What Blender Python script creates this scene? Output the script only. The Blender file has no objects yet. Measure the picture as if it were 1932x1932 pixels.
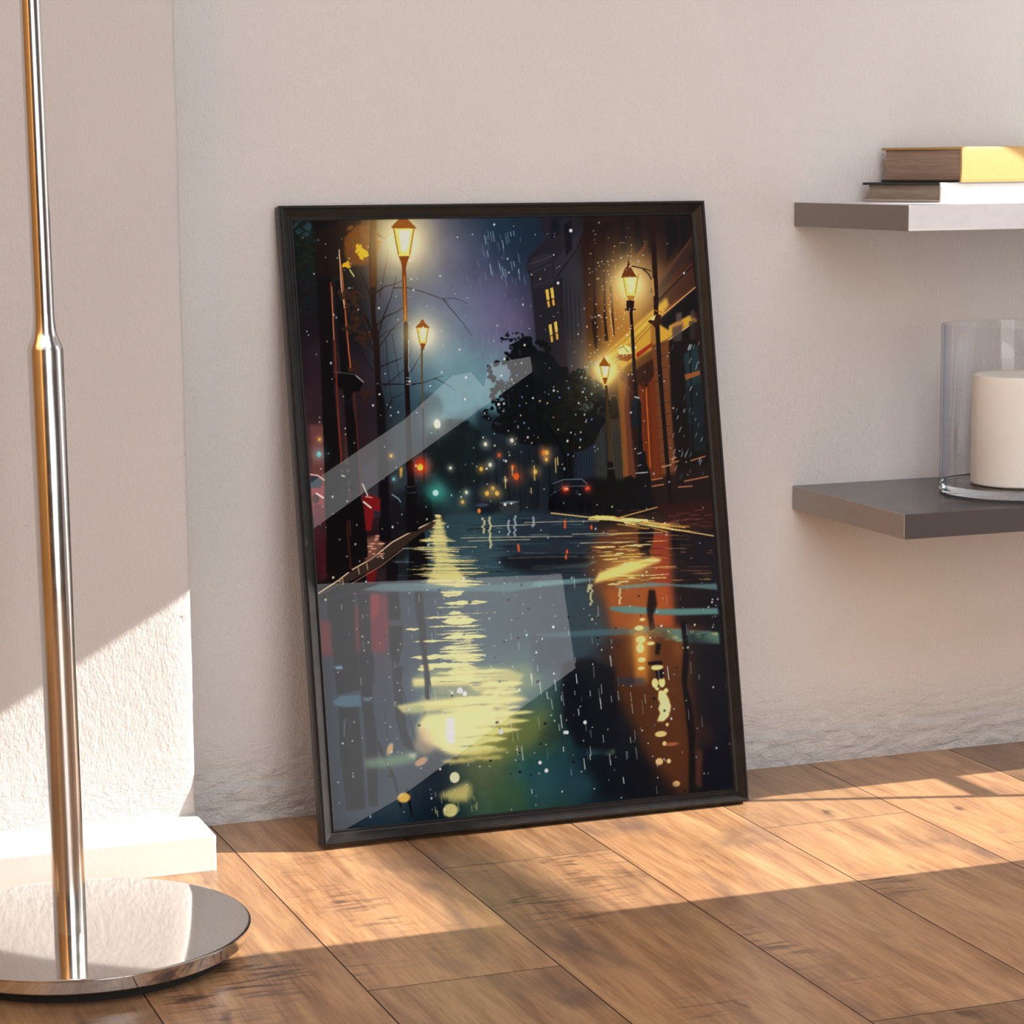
import numpy as _n
import random as _r

# A rainy night street painting, laid down stroke by stroke on a rectangular canvas.
CW, CHH = 720, 1000
_H = _n.array([[0.00062099206, -4.2758942e-05, -0.30774697], [-6.3711126e-05, -0.00059709108, 0.99128708], [-7.4860042e-05, 1.2304073e-05, 1.0]])
_A0, _A1, _B0, _B1 = .0163, .5337, .0163, .735

def paint():
    rnd = _r.Random(21)
    img = _n.zeros((CHH, CW, 3), _n.float32)
    Y, X = _n.mgrid[0:CHH, 0:CW].astype(_n.float32)

    def P(x, y):
        v = _H @ _n.array([x, y, 1.0]); a, b = v[0]/v[2], v[1]/v[2]
        return (a-_A0)/(_A1-_A0)*(CW-1), (_B1-b)/(_B1-_B0)*(CHH-1)
    # ---- soft underpainting
    rows = [
     ((18,28,28),(34,22,18),(104,92,74),(62,68,90),(38,58,74),(34,44,58),(34,24,30),(40,26,26),(22,16,18)),
     ((16,24,24),(42,26,20),(108,100,86),(72,74,98),(50,60,82),(38,44,60),(38,26,28),(64,34,20),(28,18,18)),
     ((24,20,26),(32,22,22),(64,70,84),(76,80,100),(72,70,94),(50,46,62),(50,26,18),(120,58,20),(50,28,20)),
     ((30,20,28),(26,18,22),(60,72,86),(84,94,110),(88,82,108),(48,44,58),(60,30,16),(160,90,26),(60,36,24)),
     ((34,22,30),(30,22,28),(46,58,72),(84,112,120),(88,104,116),(24,28,34),(66,46,24),(150,90,28),(50,32,26)),
     ((50,34,40),(28,20,24),(36,48,60),(78,112,120),(70,100,108),(16,20,24),(50,44,32),(110,60,24),(30,22,22)),
     ((78,50,50),(30,20,24),(36,44,52),(56,82,88),(26,38,46),(14,18,22),(40,40,38),(90,46,22),(24,18,20)),
     ((108,64,60),(46,28,32),(30,40,48),(34,56,62),(22,34,40),(20,24,30),(34,34,38),(60,32,22),(26,18,20)),
     ((70,36,40),(40,16,20),(18,24,30),(50,72,78),(40,52,60),(20,26,32),(24,20,22),(40,28,24),(40,22,20)),
     ((58,22,30),(40,26,28),(26,38,44),(76,96,100),(46,66,74),(34,46,56),(52,48,44),(80,50,36),(30,26,32)),
     ((36,28,34),(50,32,38),(34,50,58),(80,100,100),(62,84,92),(44,54,64),(120,90,50),(120,70,46),(34,34,44)),
     ((40,32,42),(90,34,42),(36,50,60),(74,98,98),(62,84,90),(46,54,62),(92,66,50),(130,70,40),(26,30,40)),
     ((30,26,36),(50,30,38),(40,56,66),(70,94,96),(62,88,92),(40,50,58),(60,40,32),(120,70,36),(22,24,32)),
     ((26,32,44),(34,38,48),(44,60,70),(84,100,84),(70,94,84),(30,50,58),(30,22,22),(90,54,32),(20,22,30)),
     ((24,32,42),(34,40,50),(46,56,64),(120,120,84),(72,90,70),(24,50,58),(24,26,34),(70,42,28),(16,20,30)),
     ((22,32,42),(36,42,50),(34,46,58),(90,104,76),(40,84,84),(26,56,64),(20,26,34),(50,32,28),(10,18,32)),
     ((20,34,46),(26,50,62),(14,32,44),(60,84,70),(44,76,68),(30,58,64),(22,32,42),(30,26,30),(8,16,30))]
    g = _n.array(rows, _n.float32)/255
    gy = (_n.linspace(0, 1, CHH))*(g.shape[0]-1); gx = _n.linspace(0, 1, CW)*(g.shape[1]-1)
    iy = _n.minimum(gy.astype(int), g.shape[0]-2); ix = _n.minimum(gx.astype(int), g.shape[1]-2)
    fy = (gy-iy)[:, None, None]; fx = (gx-ix)[None, :, None]
    fy = fy*fy*(3-2*fy); fx = fx*fx*(3-2*fx)
    a = g[iy][:, ix]; b = g[iy][:, ix+1]; c = g[iy+1][:, ix]; d = g[iy+1][:, ix+1]
    img[:] = (a*(1-fx)+b*fx)*(1-fy) + (c*(1-fx)+d*fx)*fy
    # low frequency brush mottling
    rs = _n.random.RandomState(3)
    def vnoise(cell, sx=1.0):
        h, w = int(CHH/cell)+3, int(CW/(cell*sx))+3
        t = rs.rand(h, w).astype(_n.float32)
        yy = _n.arange(CHH)/cell; xx = _n.arange(CW)/(cell*sx)
        i, j = yy.astype(int), xx.astype(int); u, v = (yy-i)[:, None], (xx-j)[None, :]
        u = u*u*(3-2*u); v = v*v*(3-2*v)
        return (t[i][:, j]*(1-v)+t[i][:, j+1]*v)*(1-u)+(t[i+1][:, j]*(1-v)+t[i+1][:, j+1]*v)*u
    mot = vnoise(46)*.5+vnoise(22)*.3+vnoise(9)*.2
    img *= (1+(mot-.5)[..., None]*.34)

    # ---- brushes
    def bb(x0, y0, x1, y1, m=2):
        return max(0, int(min(x0, x1)-m)), max(0, int(min(y0, y1)-m)), min(CW, int(max(x0, x1)+m+2)), min(CHH, int(max(y0, y1)+m+2))
    def lay(x0, y0, x1, y1, m, col, a):
        if x1 <= x0 or y1 <= y0: return
        m = (m*a)[..., None]; s = img[y0:y1, x0:x1]
        s[:] = s*(1-m)+_n.array(col, _n.float32)/255*m
    def blur(m, r):
        r = int(r)
        for _ in range(2):
            for ax in (0, 1):
                k = 2*r+1; pad = [(0, 0), (0, 0)]; pad[ax] = (r+1, r)
                cs = _n.cumsum(_n.pad(m, pad, mode='edge'), axis=ax)
                m = (cs[k:] - cs[:-k])/k if ax == 0 else (cs[:, k:]-cs[:, :-k])/k
        return m
    def poly(pts, col, a=1, soft=0, raw=False):
        q = _n.array(pts if raw else [P(*p) for p in pts])
        x0, y0, x1, y1 = bb(q[:, 0].min(), q[:, 1].min(), q[:, 0].max(), q[:, 1].max(), 3+3*soft)
        if x1 <= x0 or y1 <= y0: return
        m = _n.zeros((y1-y0, x1-x0), _n.float32)
        for oy in (-.25, .25):
            for ox in (-.25, .25):
                yy = Y[y0:y1, x0:x1]+oy; xx = X[y0:y1, x0:x1]+ox; ins = _n.zeros(m.shape, bool)
                for i in range(len(q)):
                    ax, ay = q[i]; bx, by = q[(i+1) % len(q)]
                    if ay == by: continue
                    c_ = (ay > yy) != (by > yy)
                    ins ^= c_ & (xx < (bx-ax)*(yy-ay)/(by-ay)+ax)
                m += ins*.25
        if soft: m = blur(m, soft)
        lay(x0, y0, x1, y1, m, col, a)
    def line(pts, w, col, a=1, w2=None, soft=.7):
        q = [P(*p) for p in pts]; n = len(q)-1; w2 = w if w2 is None else w2
        xs = [p[0] for p in q]; ys = [p[1] for p in q]; mw = max(w, w2)
        x0, y0, x1, y1 = bb(min(xs), min(ys), max(xs), max(ys), mw+2)
        if x1 <= x0 or y1 <= y0: return
        m = _n.zeros((y1-y0, x1-x0), _n.float32); xx = X[y0:y1, x0:x1]; yy = Y[y0:y1, x0:x1]
        for i in range(n):
            ax, ay = q[i]; bx, by = q[i+1]; dx, dy = bx-ax, by-ay; L = dx*dx+dy*dy+1e-6
            t = _n.clip(((xx-ax)*dx+(yy-ay)*dy)/L, 0, 1)
            dd = _n.hypot(xx-ax-t*dx, yy-ay-t*dy); ww = w+(w2-w)*(i+t)/n
            m = _n.maximum(m, _n.clip((ww*.46-dd)/soft+.5, 0, 1))
        lay(x0, y0, x1, y1, m, col, a)
    def ell(x, y, rx, ry, col, a=1, soft=.8, rot=0):
        cx, cy = P(x, y); rr = max(rx, ry)
        x0, y0, x1, y1 = bb(cx-rr, cy-rr, cx+rr, cy+rr, 2+soft)
        if x1 <= x0 or y1 <= y0: return
        dx, dy = X[y0:y1, x0:x1]-cx, Y[y0:y1, x0:x1]-cy; c_, s_ = _n.cos(rot), _n.sin(rot)
        ex, ey = (dx*c_+dy*s_)/rx, (-dx*s_+dy*c_)/ry; d_ = _n.sqrt(ex*ex+ey*ey)
        m = _n.clip((1-d_)*min(rx, ry)/soft+.5, 0, 1); lay(x0, y0, x1, y1, m, col, a)
    def glow(x, y, r, col, a, ry=None):
        ry = ry or r
        cx, cy = P(x, y); x0, y0, x1, y1 = bb(cx-3*r, cy-3*ry, cx+3*r, cy+3*ry)
        d_ = ((X[y0:y1, x0:x1]-cx)/r)**2+((Y[y0:y1, x0:x1]-cy)/ry)**2
        m = (_n.exp(-d_)*a)[..., None]; s = img[y0:y1, x0:x1]; c_ = _n.array(col, _n.float32)/255
        s[:] = 1-(1-s)*(1-m*c_)
    def jag(x0, x1, y, h, col, a=1, n=9, slope=0, soft=0):
        """a horizontal brush dab with ragged ends"""
        up, dn = [], []
        for i in range(n+1):
            f = i/n; e = (max(0, 1-abs(2*f-1)**3))
            x = x0+(x1-x0)*f; yy = y+slope*(x-x0)
            up.append((x, yy-h*e*rnd.uniform(.25, .6))); dn.append((x+rnd.uniform(-2, 2), yy+h*e*rnd.uniform(.25, .6)))
        poly(up+dn[::-1], col, a, soft)
    def leaves(x, y, rx, ry, n, col, s0=3, s1=9, a=1, edge=True, ja=0):
        for _ in range(n):
            t = rnd.uniform(0, 6.283); k = rnd.uniform(.72, 1.0) if edge else rnd.random()**.5
            r_ = rnd.uniform(s0, s1)
            cc = tuple(max(0, c+rnd.uniform(-ja, ja)) for c in col)
            ell(x+rx*k*_n.cos(t), y+ry*k*_n.sin(t), r_, r_*rnd.uniform(.4, .8), cc, a, .8, rnd.uniform(0, 3.14))

    DK = (11, 10, 14)
    # ---- sky clouds and haze
    glow(850, 640, 120, (60, 90, 96), .30); glow(930, 590, 70, (70, 56, 96), .32); glow(830, 560, 110, (60, 62, 84), .25)
    glow(880, 760, 110, (70, 120, 126), .38, 80); glow(800, 700, 60, (60, 90, 100), .25)
    poly([(905, 412), (1030, 410), (1005, 500), (990, 560), (940, 500)], (26, 48, 66), .45, 14)
    poly([(560, 414), (660, 414), (690, 520), (680, 700), (620, 720), (575, 650)], (20, 24, 28), .6, 14)
    # ---- distant left haze buildings and misty end of the street
    poly([(800, 800), (905, 780), (905, 955), (800, 965)], (34, 58, 64), .55, 10)
    poly([(900, 770), (985, 790), (1045, 830), (1045, 965), (890, 965)], (24, 36, 44), .8, 5)
    for i in range(46):
        x = rnd.uniform(890, 1045); y = rnd.uniform(800, 880); w = rnd.uniform(4, 12)
        v = rnd.choice([(22, 30, 38), (34, 44, 52), (44, 52, 58), (30, 34, 40)])
        poly([(x, y), (x+w, y-rnd.uniform(0, 12)), (x+w, 962), (x, 962)], v, .35, 1)
    # left distant facade in rose and grey
    poly([(575, 640), (640, 640), (700, 700), (740, 900), (735, 1000), (600, 1010)], (54, 38, 46), .55, 10)
    poly([(584, 800), (612, 800), (618, 905), (590, 905)], (112, 70, 66), .9, 2)
    poly([(650, 820), (672, 820), (680, 1010), (655, 1010)], (82, 52, 52), .8, 2)
    poly([(678, 880), (712, 860), (716, 940), (690, 960)], (56, 58, 64), .8, 4)
    poly([(740, 800), (768, 760), (772, 960), (742, 960)], (50, 66, 72), .8, 4)
    ell(842, 838, 34, 42, (22, 36, 38), .85, 8); ell(868, 860, 50, 60, (20, 32, 34), .85, 10); leaves(860, 850, 56, 56, 60, (20, 32, 36), 3, 8, .7)
    ell(812, 770, 22, 26, (40, 62, 66), .5, 8)

    # ---- right side: dark corner building with turret
    T = (38, 36, 44)
    poly([(1016, 411), (1100, 410), (1103, 560), (1110, 700), (1060, 700), (1012, 640), (1004, 560), (1000, 520), (992, 505), (1000, 480), (1020, 462), (1030, 448)], T, .97, 1)
    poly([(992, 506), (1004, 486), (1034, 476), (1042, 480), (1040, 490), (1004, 510)], (52, 48, 56), .9)
    poly([(1004, 512), (1040, 492), (1046, 520), (1044, 535), (1006, 545)], (44, 42, 50), 1)
    line([(1003, 497), (1041, 482)], 1.6, (74, 68, 76)); line([(1000, 515), (1042, 497)], 1.4, (66, 60, 68)); line([(1004, 540), (1044, 526)], 1.6, (62, 58, 66))
    poly([(1046, 492), (1066, 470), (1108, 412), (1112, 412), (1092, 470), (1064, 520), (1048, 524)], (48, 46, 56), .9, 1)
    poly([(1062, 516), (1082, 486), (1098, 500), (1110, 640), (1112, 700), (1072, 700)], (44, 46, 56), .95, 1)
    line([(1052, 520), (1088, 470), (1108, 425)], 2.5, (22, 20, 28)); line([(1058, 524), (1060, 600)], 2, (22, 20, 26))
    for x in (1068, 1076, 1084, 1092): line([(x, 530+(x-1068)), (x+4, 640)], 2.4, (28, 28, 38), .8); 
    poly([(1064, 424), (1078, 414), (1080, 470), (1068, 482)], (16, 16, 30), .9); poly([(1040, 412), (1056, 412), (1056, 440), (1040, 452)], (20, 24, 36), .8, 1)
    for x0, y0 in ((1029, 546), (1038, 543), (1035, 612), (1045, 607)):
        poly([(x0, y0), (x0+5.5, y0-2), (x0+8, y0+18), (x0+3, y0+20)], (236, 182, 84)); poly([(x0+3.5, y0+22), (x0+7.5, y0+20), (x0+9, y0+32), (x0+5, y0+33)], (226, 164, 74))
    # warm brick building
    poly([(1100, 410), (1303, 408), (1330, 720), (1372, 1000), (1120, 930), (1112, 760)], (44, 24, 20), .96, 1)
    poly([(1095, 452), (1120, 410), (1180, 410), (1175, 470), (1150, 600), (1115, 680), (1108, 560)], (46, 20, 16), 1, 2)
    poly([(1110, 560), (1180, 500), (1220, 560), (1210, 620), (1130, 700), (1113, 690)], (94, 46, 20), .9, 9)
    poly([(1160, 470), (1230, 440), (1290, 470), (1312, 540), (1240, 600), (1200, 560)], (70, 36, 24), .8, 8)
    glow(1190, 560, 60, (214, 124, 30), .46, 66); glow(1180, 645, 66, (220, 140, 34), .48, 48); glow(1145, 700, 46, (226, 140, 34), .42)
    for i, (x, y0, y1) in enumerate(((1119, 470, 650), (1137, 430, 640), (1152, 540, 630), (1118, 600, 655), (1171, 412, 455), (1207, 412, 478), (1140, 590, 640))):
        line([(x, y0), (x+6, y1)], 5, (26, 12, 14), .85)
    for x in (1180, 1207, 1232): poly([(x-12, 411), (x-2, 411), (x+3, 470), (x-7, 480)], (24, 18, 24), .9, 1)
    line([(1150, 580), (1157, 632)], 1.8, (232, 178, 110), .9); line([(1152, 552), (1154, 590)], 1.3, (170, 110, 60), .8)
    for x0, w in ((1255, 22), (1284, 14)): poly([(x0, 410), (x0+w, 410), (x0+w+3, 460), (x0+4, 494)], (14, 15, 24), 1)
    poly([(1095, 408), (1305, 406), (1312, 470), (1250, 500), (1215, 470), (1160, 500), (1120, 600), (1098, 560)], (16, 10, 14), .55, 10)
    poly([(1108, 600), (1135, 560), (1140, 660), (1114, 690)], (20, 12, 14), .5, 8)
    # sloping cornices
    poly([(1225, 548), (1306, 446), (1310, 470), (1240, 560)], (52, 34, 30), 1); poly([(1232, 540), (1306, 444), (1306, 450), (1236, 548)], (80, 50, 36), .9)
    poly([(1198, 484), (1222, 452), (1216, 472), (1200, 496)], (86, 48, 28), .8); poly([(1238, 556), (1304, 496), (1308, 520), (1312, 545), (1238, 600)], (68, 38, 30), .95, 1)
    poly([(1236, 566), (1290, 510), (1306, 496), (1309, 500), (1288, 520), (1240, 572)], (26, 14, 14), .95); line([(1240, 563), (1306, 497)], 1.2, (150, 90, 60), .8)
    poly([(1240, 592), (1310, 545), (1312, 558), (1278, 584), (1244, 606)], (150, 78, 34), .9, 3)
    poly([(1140, 670), (1200, 612), (1258, 560), (1262, 575), (1244, 600), (1300, 590), (1316, 604), (1250, 646), (1160, 700)], (208, 164, 58), .95, 2)
    poly([(1120, 690), (1225, 606), (1242, 596), (1240, 640), (1180, 690), (1140, 735)], (198, 150, 52), .9, 3)
    for k, c_ in ((0, (150, 100, 40)), (9, (236, 196, 96)), (18, (150, 106, 44)), (27, (120, 76, 34))):
        line([(1128, 682+k), (1180, 640+k), (1232, 590+k*.8)], 1.6, c_, .8)
    poly([(1244, 602), (1312, 541), (1316, 586), (1262, 614), (1262, 622), (1246, 612)], (12, 10, 15), 1, 1); line([(1242, 600), (1312, 541)], 1.8, (226, 178, 120), .9)
    poly([(1268, 612), (1290, 604), (1292, 622), (1270, 636)], (176, 112, 64), .85, 2); poly([(1276, 590), (1287, 588), (1286, 606), (1275, 606)], (96, 78, 76), .8, 1); poly([(1302, 586), (1310, 582), (1312, 600), (1304, 602)], (76, 62, 62), .8, 1)
    poly([(1250, 650), (1314, 606), (1316, 612), (1268, 646), (1252, 660)], (20, 12, 14), 1); line([(1250, 649), (1312, 605)], 1.7, (240, 206, 150), .9)
    # lower right: shop front, window, piers
    poly([(1258, 650), (1312, 612), (1330, 780), (1350, 940), (1290, 930), (1262, 780)], (22, 15, 17), 1, 1)
    poly([(1268, 618), (1288, 610), (1286, 642), (1270, 644)], (74, 66, 66), .8, 1); poly([(1300, 606), (1312, 602), (1313, 640), (1302, 640)], (52, 46, 48), .8, 1)
    poly([(1290, 668), (1316, 648), (1324, 720), (1328, 800), (1300, 800), (1294, 720)], (34, 54, 58), 1, 1); poly([(1296, 730), (1326, 720), (1332, 850), (1304, 850)], (24, 34, 38), .95, 2)
    line([(1302, 655), (1308, 850)], 3, (14, 12, 16)); poly([(1292, 706), (1320, 698), (1321, 706), (1294, 716)], (146, 88, 44))
    poly([(1230, 650), (1262, 640), (1266, 760), (1278, 930), (1250, 925), (1236, 780)], (112, 66, 36), 1, 1)
    for k in range(13):
        y = 655+k*22; line([(1230+k*1.2, y), (1256+k*1.4, y-8)], 1.5, (66, 38, 26), .8)
    poly([(1204, 700), (1232, 676), (1240, 780), (1250, 920), (1212, 905), (1206, 800)], (112, 50, 20), 1, 2)
    poly([(1176, 712), (1232, 676), (1234, 706), (1218, 736), (1206, 724), (1200, 744), (1184, 724)], (52, 26, 18), 1)
    for x in (1214, 1224): line([(x, 720), (x+8, 900)], 3, (92, 42, 18), .9)
    line([(1219, 730), (1227, 880)], 2, (214, 116, 40), .8)
    poly([(1168, 700), (1184, 706), (1190, 800), (1200, 900), (1180, 905), (1172, 780)], (104, 60, 42), 1, 1)
    poly([(1148, 745), (1162, 740), (1172, 770), (1178, 905), (1150, 905)], (64, 58, 48), .95, 2); poly([(1146, 762), (1154, 746), (1164, 746), (1168, 772), (1168, 790), (1148, 790)], (44, 34, 26), .95)
    line([(1146, 765), (1154, 746), (1164, 746), (1169, 772)], 1.6, (120, 96, 50), .8)
    poly([(1120, 735), (1146, 728), (1150, 905), (1122, 905)], (50, 52, 48), .9, 3)
    for k in range(12): line([(1118+k*5, 790+rnd.uniform(-10, 30)), (1120+k*5.4, 905)], 2, rnd.choice([(34, 40, 48), (60, 62, 60), (28, 28, 34), (52, 66, 78)]), .7)
    poly([(1086, 815), (1120, 800), (1122, 930), (1090, 930)], (30, 40, 52), .9, 2)
    for k in range(8): line([(1084+k*5, 835), (1085+k*5, 912)], 1.6, (52, 64, 80), .6)
    poly([(1228, 600), (1236, 604), (1240, 650), (1228, 655)], (120, 70, 30), .6, 1)
    # red sign strip and awning lamp
    poly([(1200, 666), (1230, 645), (1231, 652), (1202, 675)], (150, 44, 20)); poly([(1166, 656), (1172, 650), (1186, 652), (1191, 656), (1190, 668), (1168, 668)], (240, 214, 130)); poly([(1164, 668), (1191, 667), (1194, 674), (1184, 681), (1164, 678)], (130, 70, 26))
    line([(1168, 657), (1176, 652), (1186, 664)], 1.2, (50, 30, 20)); line([(1192, 650), (1200, 655)], 3, (240, 230, 190))
    poly([(1164, 684), (1172, 690), (1174, 708), (1168, 712), (1182, 724), (1178, 760), (1186, 900), (1176, 900), (1168, 760)], (150, 96, 40), .7, 1)
    # kerb steps at right
    poly([(1228, 905), (1345, 870), (1352, 945), (1230, 950)], (34, 22, 22), .9, 2)
    for p_ in (((1226, 905), (1250, 901)), ((1228, 917), (1252, 913)), ((1266, 866), (1276, 862)), ((1268, 872), (1280, 869)), ((1304, 868), (1330, 860)), ((1292, 907), (1336, 898)), ((1280, 918), (1306, 916))):
        line(p_, 2.6, (176, 116, 76), .9)
    # ---- trees, centre
    F = (15, 19, 24)
    ell(1040, 770, 84, 60, F, 1, 4); ell(1000, 800, 52, 34, F, 1, 4); ell(1085, 800, 46, 46, (20, 22, 20), 1, 4); ell(1010, 700, 44, 36, F, 1, 4); ell(990, 670, 26, 22, F, 1, 3); ell(1090, 740, 30, 34, (24, 24, 20), 1, 3)
    leaves(1045, 765, 104, 76, 330, F, 2, 8, 1, True, 3); leaves(950, 700, 30, 22, 40, F, 2, 6); leaves(935, 780, 24, 14, 30, F, 2, 5); leaves(1125, 780, 16, 30, 34, F, 2, 5); leaves(1000, 675, 44, 40, 120, F, 2, 6); leaves(960, 745, 34, 26, 50, F, 2, 6); leaves(965, 800, 36, 18, 60, F, 2, 6)
    leaves(970, 640, 26, 14, 22, F, 1.5, 4, 1, False); leaves(1100, 740, 28, 40, 60, (34, 34, 26), 2, 5, .8, False); leaves(1060, 770, 60, 50, 90, (26, 30, 26), 2, 6, .6, False)
    leaves(1120, 700, 14, 20, 22, (70, 84, 76), 1.5, 4, .7, False); leaves(1105, 765, 14, 9, 16, (76, 86, 80), 1.5, 4, .6, False)
    line([(1068, 900), (1066, 860), (1050, 826), (1030, 800)], 5, (10, 11, 15), 1, 3); line([(1076, 900), (1074, 850), (1080, 810)], 6, (10, 11, 15), 1, 3); line([(1072, 870), (1100, 810)], 3, (10, 11, 15), 1, 2)
    for xs in ((940, 960), (962, 958), (984, 962), (1004, 955), (1018, 955), (1040, 950)):
        line([(xs[0]-6, 840+rnd.uniform(0, 30)), (xs[0], xs[1])], 1.8, (18, 22, 28), .9)
    line([(944, 838), (966, 870), (968, 900)], 1.6, (30, 30, 34)); line([(980, 870), (1008, 850)], 1.4, (34, 32, 34))
    # ---- street level darkness
    poly([(1040, 915), (1120, 900), (1180, 905), (1230, 930), (1240, 965), (1050, 968)], (16, 15, 18), .9, 3)
    poly([(740, 930), (820, 900), (835, 960), (740, 1000)], (18, 20, 26), .6, 4)
    # ---- car at right
    poly([(1036, 930), (1044, 910), (1064, 903), (1098, 903), (1110, 918), (1117, 930), (1117, 962), (1034, 962)], (12, 16, 24), 1)
    poly([(1066, 905), (1098, 904), (1106, 916), (1064, 917)], (20, 28, 36)); line([(1044, 912), (1062, 904), (1098, 903), (1108, 912)], 1.6, (96, 110, 122)); line([(1062, 917), (1110, 916)], 1.6, (66, 84, 90))
    line([(1038, 934), (1060, 920), (1062, 905)], 1.6, (50, 62, 76)); poly([(1044, 916), (1060, 906), (1058, 918), (1043, 928)], (26, 34, 44)); poly([(1086, 924), (1092, 924), (1092, 932), (1086, 932)], (40, 52, 72), .8)
    glow(1067, 922, 9, (255, 60, 30), .5); glow(1109, 921, 8, (255, 60, 30), .5)
    poly([(1061, 919), (1071, 918), (1074, 924), (1064, 926)], (255, 92, 58)); poly([(1104, 919), (1112, 917), (1113, 922), (1106, 924)], (250, 84, 52))
    ell(1070, 921, 2, 1.3, (255, 190, 150)); ell(1094, 932, 2, 1, (190, 180, 160))
    for x in (1042, 1060, 1097, 1112): poly([(x-4, 945), (x+4, 945), (x+4, 968), (x-4, 968)], (7, 8, 12))
    # distant cars
    ell(918, 960, 17, 12, (24, 32, 42), 1, 1.5); ell(910, 952, 12, 3, (80, 96, 112), .6, 1); ell(904, 963, 3, 4, (250, 130, 50)); ell(962, 958, 17, 11, (58, 62, 60), .9, 2); ell(962, 947, 16, 2.4, (120, 140, 146), .7, 1); ell(953, 951, 2.5, 2.5, (220, 230, 235)); ell(965, 949, 1.8, 1.8, (200, 220, 220))

    # ---- road
    hor = [(838, 970), (900, 968), (1040, 966), (1110, 972), (1200, 988), (1346, 1010)]
    poly([(838, 970), (1000, 967), (1100, 972), (1150, 1080), (900, 1090), (760, 1060), (800, 1000)], (52, 76, 86), .75, 3)
    poly([(960, 968), (1050, 967), (1120, 975), (1140, 1090), (1000, 1100), (950, 1040)], (40, 48, 60), .75, 6)
    poly([(820, 1110), (1000, 1095), (1110, 1095), (1150, 1200), (1060, 1290), (920, 1290), (830, 1200)], (66, 84, 94), .7, 12)
    # right red and orange reflection
    poly([(1130, 1000), (1200, 985), (1260, 1000), (1262, 1120), (1230, 1180), (1130, 1120), (1105, 1060)], (118, 66, 36), .8, 10)
    poly([(1230, 1005), (1262, 1004), (1268, 1180), (1236, 1185)], (166, 62, 42), .7, 3); poly([(1140, 1110), (1262, 1100), (1268, 1185), (1158, 1200)], (176, 96, 48), .75, 6)
    poly([(1268, 1000), (1345, 1005), (1356, 1180), (1275, 1180)], (24, 20, 28), .85, 5)
    poly([(1204, 990), (1234, 990), (1232, 1020), (1224, 1040), (1236, 1062), (1212, 1064), (1206, 1030)], (24, 16, 20), .95, 1)
    poly([(1268, 1000), (1282, 1002), (1284, 1036), (1270, 1040)], (16, 14, 20), .9, 1)
    poly([(605, 1120), (700, 1110), (830, 1112), (830, 1240), (800, 1420), (760, 1540), (640, 1550), (612, 1300)], (66, 84, 98), .55, 14)
    poly([(800, 1230), (1000, 1215), (1060, 1290), (960, 1370), (800, 1400), (770, 1300)], (84, 112, 112), .6, 14)
    # posts' reflections at left and centre-left
    poly([(612, 1020), (690, 1010), (700, 1050), (690, 1100), (620, 1090)], (14, 10, 14), .9, 2)
    poly([(600, 1090), (700, 1080), (720, 1110), (650, 1120), (600, 1130)], (16, 12, 16), .9, 3)
    for pts, c_ in ((((722, 1035), (745, 1030), (752, 1080), (748, 1100), (728, 1100), (730, 1060)), (16, 14, 20)),
                    (((768, 1005), (800, 1000), (806, 1040), (808, 1070), (800, 1092), (770, 1096), (772, 1040)), (14, 12, 16)),
                    (((730, 1112), (752, 1112), (756, 1170), (732, 1168)), (18, 16, 22)), (((732, 1180), (760, 1180), (758, 1220), (752, 1250), (742, 1258), (736, 1225)), (18, 16, 22)),
                    (((740, 1258), (760, 1256), (756, 1290), (762, 1330), (768, 1380), (786, 1420), (760, 1405), (746, 1350), (744, 1300)), (22, 22, 28)),
                    (((620, 1128), (668, 1118), (672, 1180), (676, 1230), (680, 1300), (636, 1310), (628, 1230), (618, 1160)), (20, 18, 24)),
                    (((638, 1330), (676, 1330), (684, 1430), (690, 1525), (654, 1530), (642, 1420)), (18, 18, 24)),
                    (((674, 1120), (698, 1118), (700, 1180), (706, 1260), (702, 1310), (712, 1400), (712, 1520), (696, 1520), (690, 1400), (678, 1260)), (20, 18, 24)),
                    (((782, 1112), (796, 1112), (802, 1170), (806, 1240), (812, 1290), (810, 1318), (804, 1318), (800, 1260), (792, 1190), (784, 1150)), (20, 18, 22)),
                    (((798, 1340), (804, 1340), (806, 1410), (802, 1415)), (34, 36, 44))):
        poly(pts, c_, .95, 1)
    for pts in (((698, 1124), (732, 1120), (734, 1180), (730, 1230), (700, 1230)), ((600, 1170), (624, 1170), (628, 1236), (606, 1236)), ((668, 1140), (676, 1140), (680, 1230), (672, 1230))):
        poly(pts, (112, 36, 44), .85, 3)
    poly([(700, 1120), (716, 1118), (712, 1160), (700, 1170)], (150, 50, 50), .7, 3); poly([(690, 1075), (712, 1074), (708, 1100), (692, 1100)], (110, 24, 30), .9, 1)
    poly([(602, 1010), (616, 1010), (618, 1090), (602, 1100)], (70, 24, 34), .8, 2)
    line([(712, 1400), (745, 1470), (756, 1520)], 8, (22, 26, 34), .9, 4); line([(768, 1490), (778, 1540)], 7, (8, 16, 24), .9, 3)
    line([(742, 1250), (760, 1300), (782, 1390)], 2, (28, 32, 42), .7); line([(726, 1340), (732, 1400)], 2, (26, 30, 38), .7)
    # kerb
    poly([(600, 1118), (640, 1092), (664, 1074), (700, 1054), (740, 1022), (775, 1002), (822, 980), (840, 972), (834, 984), (790, 1008), (756, 1034), (716, 1066), (668, 1092), (640, 1104), (602, 1124)], (58, 44, 38), 1)
    line([(600, 1119), (640, 1093), (664, 1074), (700, 1054), (740, 1022), (775, 1003), (820, 981)], 2, (228, 196, 160), .95); line([(664, 1100), (720, 1066), (760, 1035)], 1.4, (170, 130, 100), .8)
    for x, y in ((646, 1090), (676, 1070), (692, 1062)): line([(x, y), (x+2, y+12)], 1.6, (190, 160, 130), .9)
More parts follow.
